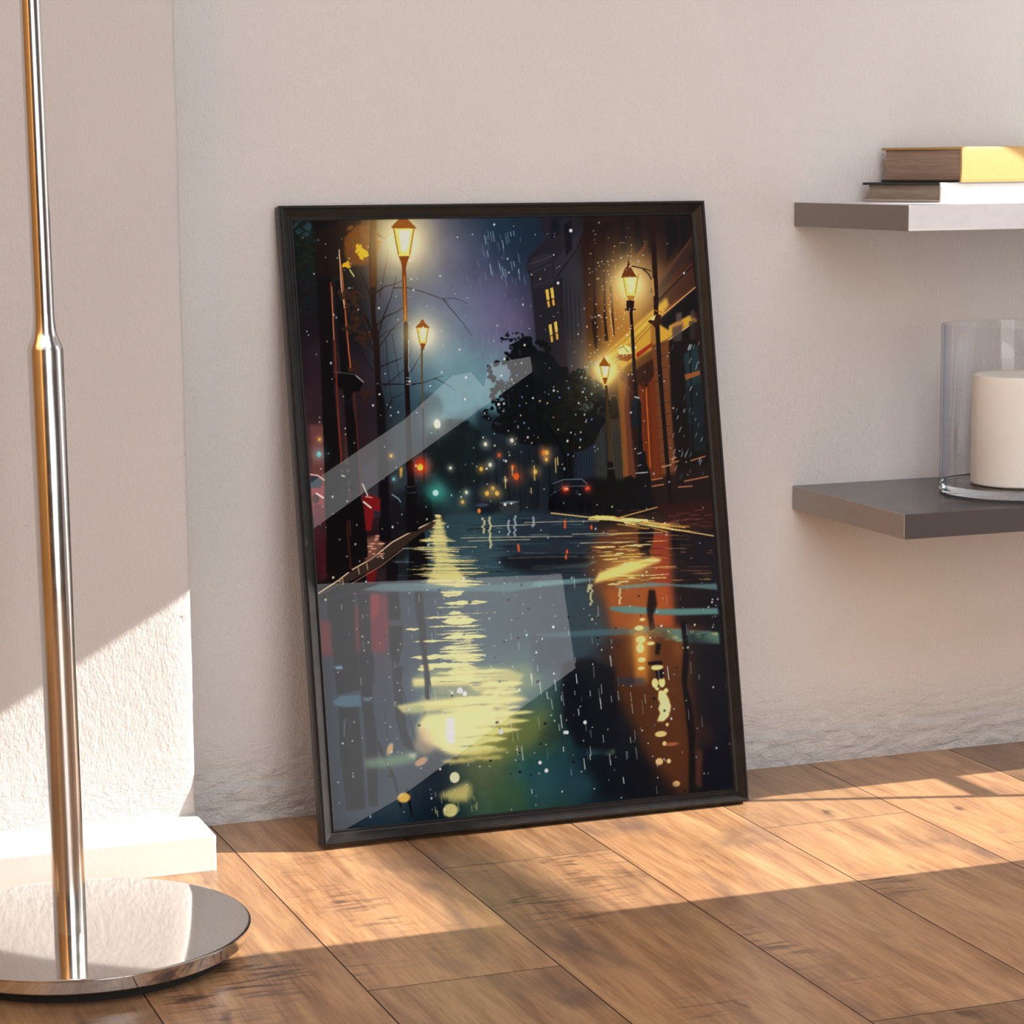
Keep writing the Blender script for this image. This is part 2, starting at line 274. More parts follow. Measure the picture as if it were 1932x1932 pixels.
    poly([(690, 1015), (716, 1008), (724, 1030), (700, 1056), (688, 1058)], (130, 88, 72), .85, 2)
    for k in range(16): ell(rnd.uniform(696, 722), rnd.uniform(1010, 1050), rnd.uniform(2, 7), 1.4, (214, 160, 140), .8)
    # far lamp light road column (yellow)
    YL = (226, 208, 140); YP = (244, 230, 170)
    col_w = [(975, 8, 826), (990, 16, 828), (1005, 22, 828), (1020, 36, 828), (1035, 52, 830), (1050, 44, 836), (1062, 60, 842), (1078, 78, 850), (1090, 66, 852), (1100, 72, 850)]
    poly([(824, 974), (832, 974), (842, 1010), (846, 1050), (880, 1095), (890, 1108), (800, 1108), (822, 1060), (816, 1010)], (204, 192, 130), .85, 2)
    for y, w, cx in col_w:
        for k in range(5):
            jag(cx-w*rnd.uniform(.4, 1.1), cx+w*rnd.uniform(.4, 1.1), y+rnd.uniform(-7, 7), rnd.uniform(1.5, 4), YL, .9)
    for y0, x0, x1, h in ((1117, 830, 878, 10), (1122, 834, 872, 8), (1138, 836, 922, 8), (1146, 820, 878, 2), (1156, 846, 870, 8), (1165, 800, 860, 4), (1172, 834, 900, 14), (1182, 806, 858, 3), (1187, 764, 792, 5), (1196, 848, 876, 6),
                          (1203, 834, 920, 9), (1210, 780, 850, 4), (1220, 834, 870, 5), (1229, 826, 916, 5), (1240, 774, 870, 9), (1238, 830, 918, 8), (1256, 790, 880, 10), (1262, 786, 820, 8), (1268, 845, 866, 10), (1246, 850, 916, 6)):
        jag(x0, x1, y0, h, (236, 216, 146), .95, 11, -.04)
    poly([(778, 1279), (840, 1282), (862, 1268), (920, 1272), (960, 1262), (990, 1272), (970, 1300), (900, 1304), (884, 1292), (780, 1294)], (228, 210, 140), .95, 2)
    poly([(910, 1264), (1000, 1252), (1020, 1290), (960, 1320), (900, 1310)], (150, 160, 110), .6, 8)
    poly([(812, 1262), (900, 1254), (960, 1262), (985, 1290), (950, 1300), (990, 1310), (980, 1335), (940, 1330), (900, 1345), (840, 1340), (770, 1346), (800, 1310), (830, 1300), (776, 1296), (780, 1278)], (196, 190, 128), .55, 5)
    poly([(746, 1330), (800, 1322), (860, 1316), (960, 1310), (1000, 1318), (930, 1334), (840, 1338), (760, 1344)], (216, 204, 134), .9, 2); poly([(800, 1346), (880, 1340), (960, 1344), (980, 1360), (940, 1400), (880, 1424), (846, 1420), (800, 1400), (786, 1370)], (236, 222, 148), 1, 5)
    poly([(760, 1336), (800, 1328), (802, 1342), (762, 1346)], (150, 160, 120), .7, 3)
    poly([(826, 1360), (900, 1352), (940, 1370), (900, 1420), (850, 1418)], (242, 228, 156), .85, 5)
    poly([(842, 1354), (857, 1354), (858, 1390), (850, 1400), (842, 1394)], (255, 250, 200), 1, 1); ell(852, 1397, 6, 4, (255, 250, 205), 1, 1.5)
    poly([(790, 1370), (812, 1372), (822, 1415), (800, 1425), (780, 1410)], (196, 166, 126), .6, 4)
    poly([(900, 1360), (980, 1350), (1040, 1340), (1010, 1400), (940, 1440), (900, 1424)], (120, 128, 70), .7, 9)
    for x0, x1, y, h in ((840, 960, 1418, 14), (830, 900, 1436, 10), (880, 950, 1430, 8)): jag(x0, x1, y, h, (214, 200, 126), .85, 9, -.04, 2)
    poly([(826, 1500), (850, 1488), (880, 1476), (890, 1482), (884, 1510), (860, 1512)], (206, 192, 122), .85, 4); ell(850, 1528, 13, 11, (214, 204, 134), .9, 3)
    for k in range(30): x, y = rnd.uniform(815, 900), rnd.uniform(1490, 1530); line([(x, y), (x+1, y+rnd.uniform(5, 14))], 2.2, (170, 170, 110), .5)
    for x0, x1, y in ((870, 930, 1330), (850, 900, 1392), (920, 960, 1380)): jag(x0, x1, y, 3, (70, 90, 84), .6, 9, -.05, 1)
    for y in range(1160, 1262, 6):
        for k in range(2):
            cx = 862+rnd.uniform(-14, 20); w = rnd.uniform(10, 44); jag(cx-w, cx+w*1.1, y+rnd.uniform(-3, 3), rnd.uniform(1.5, 5), (238, 220, 150), .85, 9, -.04)
    for y, x0, x1, h in ((1262, 850, 905, 7), (1270, 820, 960, 9), (1284, 778, 950, 12), (1292, 900, 990, 12), (1306, 905, 985, 12), (1318, 850, 950, 6), (1328, 790, 990, 12), (1340, 830, 985, 12), (1352, 810, 1010, 14), (1368, 800, 1000, 16), (1384, 805, 985, 16), (1400, 815, 960, 14), (1414, 830, 940, 12)):
        jag(x0, x1, y, h, (238, 222, 148), .9, 13, -.05, 1)
    poly([(842, 1354), (857, 1354), (858, 1390), (850, 1400), (842, 1394)], (255, 252, 210), 1, 1); ell(852, 1397, 6, 4, (255, 252, 210), 1, 1.5)
    for y, x0, x1, h in ((1336, 925, 960, 3), (1312, 800, 850, 4), (1408, 860, 900, 4)): jag(x0, x1, y, h, (96, 112, 92), .7, 9, -.05, 1)
    poly([(796, 1200), (806, 1240), (813, 1290), (811, 1318), (803, 1318), (800, 1260), (790, 1200)], (20, 20, 24), .95, 1)
    # dark holes / ripples in the light
    for _ in range(46):
        x, y = rnd.uniform(790, 960), rnd.uniform(1100, 1330); jag(x, x+rnd.uniform(15, 60), y, rnd.uniform(1, 2.4), (58, 84, 90), .55, 7, -.03)
    # pale green puddles
    PU = (110, 146, 146)
    poly([(680, 1112), (720, 1100), (800, 1098), (860, 1108), (1000, 1096), (1120, 1090), (1060, 1100), (960, 1116), (850, 1114), (740, 1116)], (96, 126, 130), .8, 1)
    poly([(1080, 1092), (1140, 1090), (1070, 1103), (1000, 1106), (1010, 1096)], PU, .8, 1); poly([(1000, 1068), (1060, 1064), (1128, 1058), (1110, 1068), (1010, 1074)], (128, 150, 144), .7, 1)
    poly([(1160, 1106), (1230, 1098), (1290, 1102), (1352, 1100), (1354, 1112), (1260, 1104), (1170, 1110)], PU, .75, 1)
    poly([(1150, 1144), (1190, 1142), (1250, 1148), (1354, 1146), (1356, 1158), (1280, 1160), (1180, 1156), (1152, 1150)], (100, 140, 134), .95, 1)
    poly([(1180, 1190), (1208, 1180), (1260, 1184), (1356, 1192), (1358, 1214), (1290, 1212), (1220, 1196), (1190, 1200)], (108, 138, 122), .95, 1); poly([(1010, 1196), (1100, 1188), (1184, 1184), (1190, 1196), (1100, 1200), (1030, 1202)], (80, 108, 116), .8, 1)
    for _ in range(40): ell(rnd.uniform(1200, 1352), rnd.uniform(1188, 1208), rnd.uniform(2, 6), rnd.uniform(1.5, 3), rnd.choice([(150, 170, 130), (190, 180, 120), (70, 100, 96)]), .6)
    poly([(628, 1322), (644, 1312), (680, 1310), (682, 1332), (650, 1334), (632, 1330)], (72, 104, 120), .95, 1); poly([(684, 1314), (702, 1316), (700, 1322), (686, 1322)], (90, 116, 126), .9, 1); poly([(630, 1256), (646, 1255), (647, 1262), (634, 1262)], (120, 160, 176), .9, 1)
    poly([(688, 1430), (740, 1424), (790, 1416), (786, 1436), (740, 1446), (690, 1450)], (116, 142, 112), .8, 4); poly([(766, 1424), (786, 1420), (782, 1430)], (200, 200, 180), .8, 2); ell(795, 1436, 12, 6, (214, 160, 116), .8, 3, -.4); ell(736, 1412, 5, 10, (220, 180, 120), .8, 3, .4)
    ell(762, 1504, 11, 8, (226, 178, 92), 1, 3); ell(858, 1466, 8.5, 9, (228, 218, 178), 1, 1.6); ell(1150, 1418, 10, 6, (150, 190, 150), .85, 3); ell(1130, 1416, 18, 6, (60, 110, 116), .7, 3)
    # horizontal road strokes
    for _ in range(200):
        y = rnd.uniform(975, 1105); x = rnd.uniform(700, 1340); w = rnd.uniform(10, 70)
        if x < 840-(y-975)*1.4: continue
        c_ = rnd.choice([(86, 112, 120), (120, 140, 140), (26, 32, 40), (22, 24, 30), (70, 92, 100)]) if x < 1110 else rnd.choice([(214, 168, 90), (150, 100, 60), (24, 20, 26), (190, 130, 80), (60, 40, 40)])
        jag(x, min(1345, x+w), y, rnd.uniform(.8, 2.2), c_, rnd.uniform(.4, .9), 7, .0)
    for x0, x1, y in ((926, 1010, 990), (870, 1080, 1012), (1080, 1250, 1005), (960, 1090, 1050), (884, 1000, 1018), (990, 1130, 983), (760, 900, 1032), (1095, 1200, 1022)):
        line([(x0, y+2), ((x0+x1)/2, y), (x1, y-1)], 1.6, (176, 176, 150), .8)
    poly([(940, 1050), (1020, 1046), (1100, 1046), (1120, 1066), (1000, 1078), (950, 1070)], (24, 24, 30), .7, 4)
    # kerb light at right
    for _ in range(26):
        x = rnd.uniform(1090, 1250); y = 972+(x-1090)*.12+rnd.uniform(-5, 7); line([(x, y), (x+rnd.uniform(20, 80), y+rnd.uniform(1, 9))], rnd.uniform(1.2, 3.4), rnd.choice([(240, 206, 120), (214, 160, 80), (250, 226, 150)]), .9)
    line([(1040, 967), (1120, 976), (1200, 986), (1346, 1010)], 2, (236, 200, 130), .9); line([(1160, 978), (1240, 956)], 2.2, (226, 176, 96), .8); line([(1200, 988), (1346, 1016)], 2.4, (28, 20, 20), .8)
    poly([(1240, 955), (1345, 945), (1350, 1002), (1260, 986)], (58, 24, 24), .7, 4)
    for _ in range(22): x, y = rnd.uniform(1160, 1330), rnd.uniform(950, 990); line([(x, y), (x+rnd.uniform(8, 30), y-1)], 1.2, (150, 90, 70), .6)
    # golden blaze in the middle of the road
    glow(1185, 1070, 44, (255, 190, 90), .55, 26); poly([(1130, 1080), (1180, 1062), (1230, 1050), (1250, 1056), (1200, 1076), (1150, 1092), (1120, 1100)], (246, 214, 128), .95, 2)
    for _ in range(40):
        x = rnd.uniform(1110, 1230); y = rnd.uniform(1005, 1105); jag(x, x+rnd.uniform(12, 60), y, rnd.uniform(1.2, 3.4), rnd.choice([(244, 210, 120), (226, 176, 92), (255, 230, 160)]), .85, 7, -.05)
    poly([(1224, 1112), (1236, 1112), (1240, 1140), (1232, 1160), (1236, 1185), (1226, 1190), (1220, 1150)], (30, 20, 22), .9, 1)
    # lower right orange reflection
    poly([(1190, 1190), (1262, 1186), (1280, 1290), (1310, 1420), (1300, 1500), (1250, 1500), (1200, 1380), (1160, 1300), (1156, 1220)], (100, 56, 30), .8, 10)
    poly([(1196, 1196), (1222, 1196), (1222, 1290), (1198, 1290)], (206, 128, 52), .75, 4); glow(1210, 1215, 22, (255, 170, 70), .5, 40)
    for x, y, w, h in ((1206, 1184, 8, 4), (1209, 1206, 9, 6), (1208, 1222, 7, 8), (1211, 1244, 7, 4), (1210, 1260, 6, 3), (1240, 1258, 11, 5), (1228, 1213, 7, 3), (1212, 1168, 5, 2.5)): ell(x, y, w, h, (255, 226, 150), .95, 1.6)
    for x, y, w, h in ((1236, 1288, 6, 8), (1249, 1286, 6, 9), (1240, 1297, 4, 4), (1257, 1302, 4, 4)): ell(x, y, w, h, (255, 226, 150), .95, 1.6)
    poly([(1243, 1302), (1254, 1302), (1262, 1318), (1266, 1332), (1262, 1350), (1252, 1360), (1240, 1360), (1246, 1344), (1242, 1336), (1246, 1326), (1242, 1318)], (255, 232, 158), 1, 1); ell(1254, 1340, 2.5, 2.5, (60, 110, 90))
    for x, y, w, h in ((1247, 1384, 11, 5), (1254, 1402, 4, 4), (1268, 1403, 12, 3), (1244, 1436, 7, 6), (1262, 1435, 4, 4), (1276, 1478, 7, 5), (1259, 1366, 3, 3)): ell(x, y, w, h, (250, 206, 140) if w < 12 else (170, 104, 70), .9, 1.6)
    for pts in (((1238, 1212), (1248, 1214), (1244, 1230), (1246, 1234), (1236, 1234)), ((1222, 1248), (1250, 1246), (1250, 1254), (1224, 1254)), ((1236, 1264), (1252, 1262), (1252, 1280), (1240, 1280)),
                ((1284, 1170), (1296, 1170), (1300, 1240), (1296, 1290), (1306, 1330), (1312, 1380), (1310, 1420), (1316, 1500), (1300, 1500), (1300, 1400), (1292, 1330), (1286, 1280), (1290, 1220))): poly(pts, (18, 14, 20), .9, 1)
    poly([(1300, 1300), (1330, 1310), (1344, 1400), (1316, 1380)], (70, 40, 34), .6, 6); poly([(1322, 1420), (1384, 1400), (1388, 1490), (1322, 1494)], (8, 12, 26), .9, 6); poly([(1290, 1180), (1356, 1216), (1380, 1380), (1320, 1370), (1300, 1250)], (18, 22, 34), .7, 10)
    poly([(1160, 1280), (1216, 1278), (1220, 1290), (1164, 1290)], (30, 56, 90), .7, 4); poly([(1316, 1410), (1326, 1420), (1324, 1486), (1312, 1480)], (110, 62, 42), .6, 2)
    # dark block in the lower middle
    poly([(1062, 1250), (1110, 1240), (1160, 1260), (1170, 1400), (1150, 1420), (1090, 1410), (1064, 1360), (1064, 1330), (1060, 1300)], (20, 22, 30), .85, 4)
    poly([(1080, 1440), (1150, 1410), (1230, 1440), (1290, 1500), (1100, 1515), (1130, 1480)], (16, 18, 26), .7, 10)
    poly([(980, 1460), (1060, 1420), (1110, 1450), (1120, 1500), (1000, 1520)], (44, 74, 86), .5, 8)
    poly([(930, 1480), (1000, 1470), (990, 1525), (930, 1530)], (60, 90, 60), .5, 8)
    poly([(1000, 1200), (1060, 1205), (1064, 1260), (1010, 1270)], (46, 58, 68), .4, 5)
    # little vertical light ticks in the water
    for x, y, h in ((912, 978, 34), (925, 976, 60), (960, 982, 30), (972, 974, 40), (1006, 976, 20), (1110, 1104, 18), (1116, 1104, 44), (1170, 1112, 30)):
        for k in range(int(h/5)): ell(x+rnd.uniform(-2, 2), y+k*5, 2.2, 2.6, (214, 208, 150) if x < 950 or x > 1100 else (170, 180, 190), .75)
    for x, y in ((1066, 984), (1066, 992), (1116, 994), (978, 1030), (979, 1036), (1070, 1040), (1068, 1050)): ell(x, y, 2, 4, (240, 96, 44), .9)

    # ---- large dark posts and trunks at left
    poly([(590, 414), (637, 414), (640, 470), (625, 500), (628, 700), (640, 840), (655, 895), (664, 1078), (616, 1084), (616, 1000), (612, 940), (612, 880), (604, 650)], (13, 11, 16), 1)
    poly([(590, 440), (664, 414), (690, 412), (650, 450), (648, 520), (600, 520)], (26, 17, 16), .9, 2)
    poly([(632, 530), (646, 528), (664, 700), (664, 760), (672, 800), (676, 860), (680, 920), (690, 1050), (664, 1056), (660, 900), (650, 760), (642, 690)], (13, 12, 17), 1)
    poly([(628, 716), (640, 705), (668, 702), (676, 712), (686, 718), (680, 736), (664, 740), (640, 732)], (10, 10, 14), 1)
    line([(672, 708), (686, 720)], 1.4, (200, 200, 200), .9); line([(630, 700), (672, 706)], 1.2, (120, 120, 124), .7)
    line([(624, 532), (630, 620), (634, 700), (638, 780), (643, 850), (646, 900)], 2.6, (120, 50, 26), .9, 3)
    line([(640, 480), (646, 520), (651, 580), (656, 640), (662, 700)], 2.2, (186, 100, 56), .95, 2.4); line([(640, 470), (644, 540), (650, 580)], 1.6, (236, 196, 156), .9)
    line([(626, 540), (630, 640)], 1.2, (226, 160, 110), .8); line([(668, 740), (674, 820), (678, 880), (684, 960)], 1.8, (110, 44, 28), .9)
    line([(654, 900), (656, 1000), (662, 1072)], 4, (66, 34, 20), .8)
    for y in (880, 896, 902, 912, 920): ell(632+rnd.uniform(-3, 16), y, 22, 5, (12, 11, 16), 1, 1); 
    for x, y in ((648, 896), (650, 912), (654, 920), (652, 905)): line([(x-3, y), (x+4, y+3)], 2.2, (240, 210, 190), .95)
    poly([(612, 905), (656, 898), (662, 980), (616, 985)], (13, 11, 16), 1); poly([(660, 950), (690, 945), (694, 1050), (664, 1056)], (12, 11, 16), 1)
    # brown autumn leaves and tree, behind lamp
    poly([(650, 450), (672, 424), (690, 422), (712, 436), (716, 470), (690, 500), (660, 500), (650, 480)], (104, 58, 22), .9, 2)
    leaves(682, 452, 34, 34, 90, (98, 54, 22), 2, 6, .85, False, 14)
    for x, y, s in ((675, 468, 9), (688, 474, 11), (700, 480, 7), (652, 500, 9), (682, 482, 7)):
        for k in range(5): ell(x+rnd.uniform(-s, s)*.6, y+rnd.uniform(-s, s)*.6, s*.5, s*.32, (216, 164, 28), .95, 1, rnd.uniform(0, 3))
    line([(660, 508), (668, 520)], 2.4, (190, 180, 120)); 
    for x, y in ((650, 555), (664, 580), (676, 600), (660, 620), (684, 640), (672, 560), (690, 628), (668, 690), (690, 740)):
        leaves(x, y, 12, 12, 12, (58, 36, 26), 2, 6, .8, False, 6)
    leaves(575, 470, 22, 60, 90, (18, 32, 28), 2, 6, .9, False, 6); leaves(580, 560, 20, 46, 50, (24, 30, 34), 2, 5, .8, False, 6); leaves(570, 430, 16, 16, 22, (40, 62, 70), 2, 5, .8, False)
    poly([(699, 414), (709, 414), (710, 470), (711, 540), (708, 590), (716, 640), (718, 700), (722, 800), (728, 900), (738, 1018), (718, 1020), (716, 900), (710, 760), (704, 640), (698, 560), (696, 480)], (30, 19, 18), 1)
    poly([(699, 412), (711, 412), (711, 540), (698, 540)], (70, 36, 18), .85, 1)
    poly([(712, 700), (726, 760), (738, 1018), (716, 1020), (714, 860)], (12, 13, 18), 1, 1)
    BR = (26, 18, 20)
    for pts, w in ((((706, 640), (692, 600), (680, 590), (668, 575)), 5), (((712, 612), (728, 596), (748, 588), (762, 578)), 3), (((712, 550), (726, 540), (742, 536), (760, 528)), 3), (((742, 542), (770, 542), (800, 550), (832, 562), (846, 568)), 2.2),
                   (((836, 564), (858, 590), (876, 612), (892, 634)), 1.6), (((836, 562), (860, 562), (884, 572)), 1.2), (((712, 640), (722, 600), (738, 560), (748, 520)), 3), (((718, 650), (740, 620), (762, 600)), 2),
                   (((720, 690), (745, 680), (766, 672)), 2.4), (((722, 724), (760, 724), (800, 722)), 3), (((726, 728), (740, 716), (770, 690), (775, 660)), 1.6), (((724, 790), (740, 750), (764, 740)), 2.2), (((764, 728), (800, 720), (836, 708)), 1.8),
                   (((716, 560), (728, 500), (732, 470)), 1.6), (((700, 560), (684, 520), (678, 508)), 2.6), (((704, 660), (690, 620), (676, 604)), 1.8), (((712, 640), (730, 624), (756, 616)), 1.6), (((776, 700), (796, 664), (800, 656)), 1.4),
                   (((704, 700), (680, 660), (668, 640)), 2), (((728, 640), (732, 700), (740, 760)), 1.4), (((740, 630), (750, 690), (756, 720)), 1.4), (((712, 440), (726, 450), (736, 440)), 2), (((560, 450), (576, 464), (596, 484)), 3), (((566, 600), (590, 624)), 1.6), (((820, 712), (850, 728), (858, 736)), 1.2)):
        line(pts, w, BR, .95, w*.35)
    # street light posts, left
    def lantern(x, y, s, top=True, skew=0.0):
        k = s
        glow(x, y, 66*k, (255, 220, 130), .60); glow(x, y, 34*k, (255, 226, 130), .75); glow(x, y, 110*k, (190, 160, 110), .18)
        if top: poly([(x-23*k, y-27*k), (x-8*k, y-42*k), (x-3*k, y-52*k), (x+3*k, y-52*k), (x+8*k, y-42*k), (x+25*k, y-25*k), (x+20*k, y-22*k), (x-20*k, y-24*k)], (150, 92, 36), 1)
        poly([(x-18*k, y-24*k), (x+20*k, y-24*k), (x+12*k, y+26*k), (x-9*k, y+26*k)], (252, 222, 112), 1)
        poly([(x-11*k, y-21*k), (x+15*k, y-21*k), (x+8*k, y+20*k), (x-4*k, y+20*k)], (255, 250, 196), 1, 1)
        line([(x-18*k, y-24*k), (x-9*k, y+26*k)], 2.0*k+.5, (170, 112, 36)); line([(x+20*k, y-24*k), (x+12*k, y+26*k)], 2.0*k+.5, (180, 120, 40)); line([(x-10*k, y-22*k), (x-5*k, y+24*k)], 1.2, (220, 176, 80), .8)
        poly([(x-10*k, y+26*k), (x+13*k, y+26*k), (x+8*k, y+38*k), (x+5*k, y+50*k), (x-2*k, y+50*k), (x-5*k, y+38*k)], (140, 76, 26), 1)
        line([(x-10*k, y+27*k), (x+12*k, y+27*k)], 2.4*k, (240, 200, 110))
    lantern(761, 454, 1.0); line([(762, 500), (764, 560), (766, 640)], 8, (128, 72, 28), 1, 8); line([(763, 520), (765, 600)], 2, (206, 136, 60), .8)
    line([(766, 610), (767, 700), (770, 780), (772, 860), (774, 920)], 8.5, (24, 16, 18), 1, 10); line([(770, 650), (770, 720), (776, 860)], 3, (14, 14, 18), 1); line([(771, 640), (771, 700)], 1.2, (190, 200, 200), .8)
    for y in (712, 718, 724): line([(767, y), (775, y)], 1.8, (150, 160, 166), .8)
    poly([(766, 870), (780, 870), (783, 916), (788, 932), (790, 1000), (766, 1006), (766, 932), (770, 915)], (12, 12, 17), 1)
    for y in (918, 930): ell(776, y, 11, 4, (14, 13, 18), 1, 1); line([(767, y), (786, y-2)], 1, (120, 116, 120), .6)
    lantern(797, 631, .56); line([(796, 656), (796, 700), (798, 780)], 3.4, (96, 80, 50), 1, 3); line([(798, 770), (800, 860), (800, 940)], 3, (22, 26, 30), 1, 4); poly([(790, 935), (802, 930), (816, 945), (816, 985), (790, 990)], (14, 14, 18), 1, 1)
    glow(825, 798, 20, (200, 220, 190), .5); ell(825, 799, 5.5, 8, (255, 246, 200), 1, 1.6); line([(826, 806), (828, 840)], 1.4, (50, 60, 60), .8)
    # traffic lights and bokeh
    glow(794, 880, 16, (255, 60, 10), .8); ell(793, 880, 5, 6, (255, 190, 60), 1, 1.6); ell(794, 876, 8, 13, (190, 40, 10), .45, 2); ell(793, 881, 5, 5, (255, 196, 70), 1, 1.4)
    glow(822, 928, 20, (60, 200, 170), .6); ell(822, 929, 5, 5, (186, 244, 222), 1, 1.4)
    poly([(754, 882), (760, 880), (758, 900), (755, 900)], (226, 176, 70), .95, 1)
    for x, y, c_, s in ((916, 837, 0, 3), (925, 876, 0, 3), (908, 884, 1, 3), (850, 882, 0, 2.2), (880, 928, 0, 2.4), (938, 930, 1, 3.6), (919, 930, 1, 3.6), (974, 898, 2, 5), (1010, 889, 1, 3.4), (966, 830, 0, 3), (1026, 853, 2, 3.4), (1032, 853, 1, 3.2), (1031, 866, 1, 2.8),
                        (942, 858, 2, 2.4), (968, 880, 2, 2.4), (873, 946, 1, 2.4), (738, 859, 1, 2.4), (602, 856, 3, 4), (743, 903, 3, 2), (954, 905, 0, 1.6), (930, 920, 1, 2.4), (603, 828, 1, 2)):
        col = ((240, 232, 200), (250, 180, 80), (246, 96, 36), (120, 190, 190))[c_]
        glow(x, y, s*3, col, .4); ell(x, y, s, s*1.15, col, .95, 1)
    for x, y0, y1 in ((953, 898, 920), (1048, 864, 890), (1052, 862, 876), (1002, 920, 930), (966, 878, 896), (1008, 878, 905)): line([(x, y0), (x+1, y1)], 2, (216, 190, 110), .8)
    # red cars parked behind the posts, left
    poly([(585, 894), (600, 896), (612, 905), (612, 970), (592, 976)], (150, 60, 60), .95, 1); poly([(585, 897), (598, 898), (610, 908), (604, 920), (586, 920)], (46, 62, 74)); line([(584, 894), (600, 896), (612, 905)], 1.6, (240, 210, 200))
    ell(596, 940, 6, 8, (70, 22, 28)); line([(597, 930), (610, 938)], 3, (250, 220, 220), .9); poly([(592, 950), (612, 952), (614, 985), (594, 990)], (100, 36, 42), .9, 1)
    poly([(684, 935), (700, 932), (718, 940), (718, 970), (704, 976), (700, 1000), (690, 1000)], (120, 26, 28), 1, 1); line([(684, 912), (694, 934)], 2, (236, 200, 190)); line([(686, 946), (700, 957)], 2.6, (250, 214, 200)); line([(690, 936), (702, 938)], 1.6, (240, 160, 150))
    poly([(704, 962), (718, 964), (718, 974), (706, 976)], (46, 40, 56)); line([(740, 932), (752, 940), (756, 946)], 1.6, (150, 170, 180)); poly([(736, 944), (752, 942), (756, 990), (738, 1000)], (24, 22, 28), .9, 1)
    # ---- right street lights
    lantern(1189, 535, .78, False); poly([(1172, 523), (1178, 508), (1185, 496), (1187, 492), (1190, 502), (1198, 516), (1203, 522)], (110, 56, 22)); line([(1186, 500), (1185, 490)], 2, (60, 26, 14))
    poly([(1175, 521), (1202, 521), (1198, 566), (1182, 566)], (255, 226, 110), .35, 1)
    line([(1193, 501), (1212, 505), (1224, 516), (1229, 526)], 2.4, (34, 16, 14)); line([(1212, 505), (1228, 510)], 2, (34, 16, 14))
    line([(1190, 575), (1194, 640), (1197, 700), (1200, 748)], 6.5, (20, 14, 18), 1, 7); poly([(1182, 566), (1197, 566), (1196, 578), (1193, 586), (1186, 586), (1182, 578)], (40, 20, 16)); line([(1181, 583), (1198, 583)], 3.4, (26, 18, 22))
    poly([(1192, 756), (1206, 750), (1210, 760), (1208, 802), (1192, 806)], (24, 32, 42)); line([(1198, 748), (1206, 750)], 2.4, (170, 180, 180))
    line([(1206, 760), (1208, 830), (1210, 850)], 8, (14, 15, 20), 1, 9)
    poly([(1204, 850), (1218, 850), (1220, 872), (1226, 888), (1228, 900), (1232, 955), (1204, 960), (1200, 900), (1204, 885)], (13, 14, 19), 1); line([(1200, 892), (1222, 890)], 2, (200, 200, 200), .8); line([(1204, 855), (1210, 853)], 2, (190, 190, 190), .8); line([(1203, 878), (1210, 876)], 1.6, (170, 170, 170), .8)
    lantern(1141, 697, .52, False); poly([(1130, 690), (1136, 678), (1140, 672), (1146, 682), (1152, 690)], (150, 86, 26)); line([(1144, 728), (1148, 800), (1151, 870)], 4.6, (72, 52, 26), 1, 5)
    poly([(1146, 870), (1156, 870), (1162, 905), (1166, 958), (1146, 962), (1146, 905)], (16, 15, 18), 1); line([(1147, 884), (1160, 882)], 1.6, (130, 120, 100), .7)
    poly([(1178, 900), (1190, 896), (1202, 905), (1204, 960), (1186, 962)], (14, 13, 17), 1, 1)
    # tall dark drain post on the right
    line([(1230, 410), (1234, 470), (1238, 560), (1238, 600)], 12, (38, 19, 17), 1, 9); line([(1240, 606), (1244, 680), (1250, 760), (1258, 860), (1266, 948)], 9, (24, 15, 17), 1, 8)
    line([(1232, 525), (1234, 556)], 3, (226, 170, 80), .8); poly([(1222, 606), (1240, 590), (1248, 594), (1246, 612), (1236, 618), (1232, 612)], (60, 30, 18)); poly([(1226, 602), (1238, 592), (1234, 604)], (236, 206, 140)); line([(1234, 584), (1248, 588)], 2, (170, 100, 50))
    line([(1250, 880), (1266, 876)], 3, (190, 150, 120), .8)
    # ---- splashes, drops and rain
    for _ in range(520):
        u_, v_ = rnd.random(), rnd.random(); x = 560+740*u_+v_*80*(1-u_)+v_*85*u_; y = 414+(1076)*v_+72*v_*(1-u_)
        if v_ < .5 and rnd.random() < .15: continue
        s = rnd.choice([.8, .9, 1.1, 1.3, 1.8]); ell(x, y, s, s*rnd.uniform(.8, 1.3), rnd.choice([(236, 236, 236), (214, 220, 226), (240, 226, 196), (190, 214, 220)]), rnd.uniform(.55, .95), .7)
    for _ in range(150):
        x, y = rnd.uniform(1105, 1200), rnd.uniform(440, 720); s = rnd.uniform(.6, 1.3); ell(x, y, s, s, (240, 214, 180), .8, .6)
    for _ in range(60):
        x, y = rnd.uniform(930, 1130), rnd.uniform(680, 860); s = rnd.uniform(.6, 1.6); ell(x, y, s, s*1.2, rnd.choice([(230, 236, 240), (120, 150, 200), (220, 210, 160)]), .85, .6)
    for x, y, s in ((1077, 434, 3), (1053, 533, 2.4), (868, 1302, 5), (877, 1308, 4), (853, 1306, 2.2), (945, 1380, 4.2), (1066, 1381, 3), (1070, 1381, 3), (967, 885, 0.8), (1248, 1180, 2), (1019, 1438, 3), (1031, 1453, 3.4), (1104, 1362, 3.2), (941, 762, 2.4), (980, 1300, 2), (1012, 1230, 1.8), (1044, 1182, 2.4)):
        ell(x, y, s, s, (236, 240, 236), .95, .8)
    for _ in range(70):
        x, y = rnd.uniform(700, 1340), rnd.uniform(1080, 1500); s = rnd.uniform(1, 2.6); ell(x, y, s*1.3, s, (20, 26, 34), .8, .8)
    for _ in range(34):
        x, y = rnd.uniform(905, 990), rnd.uniform(430, 520); h = rnd.uniform(6, 20); line([(x, y), (x+h*.16, y+h)], 1.2, (170, 196, 206), rnd.uniform(.3, .85))
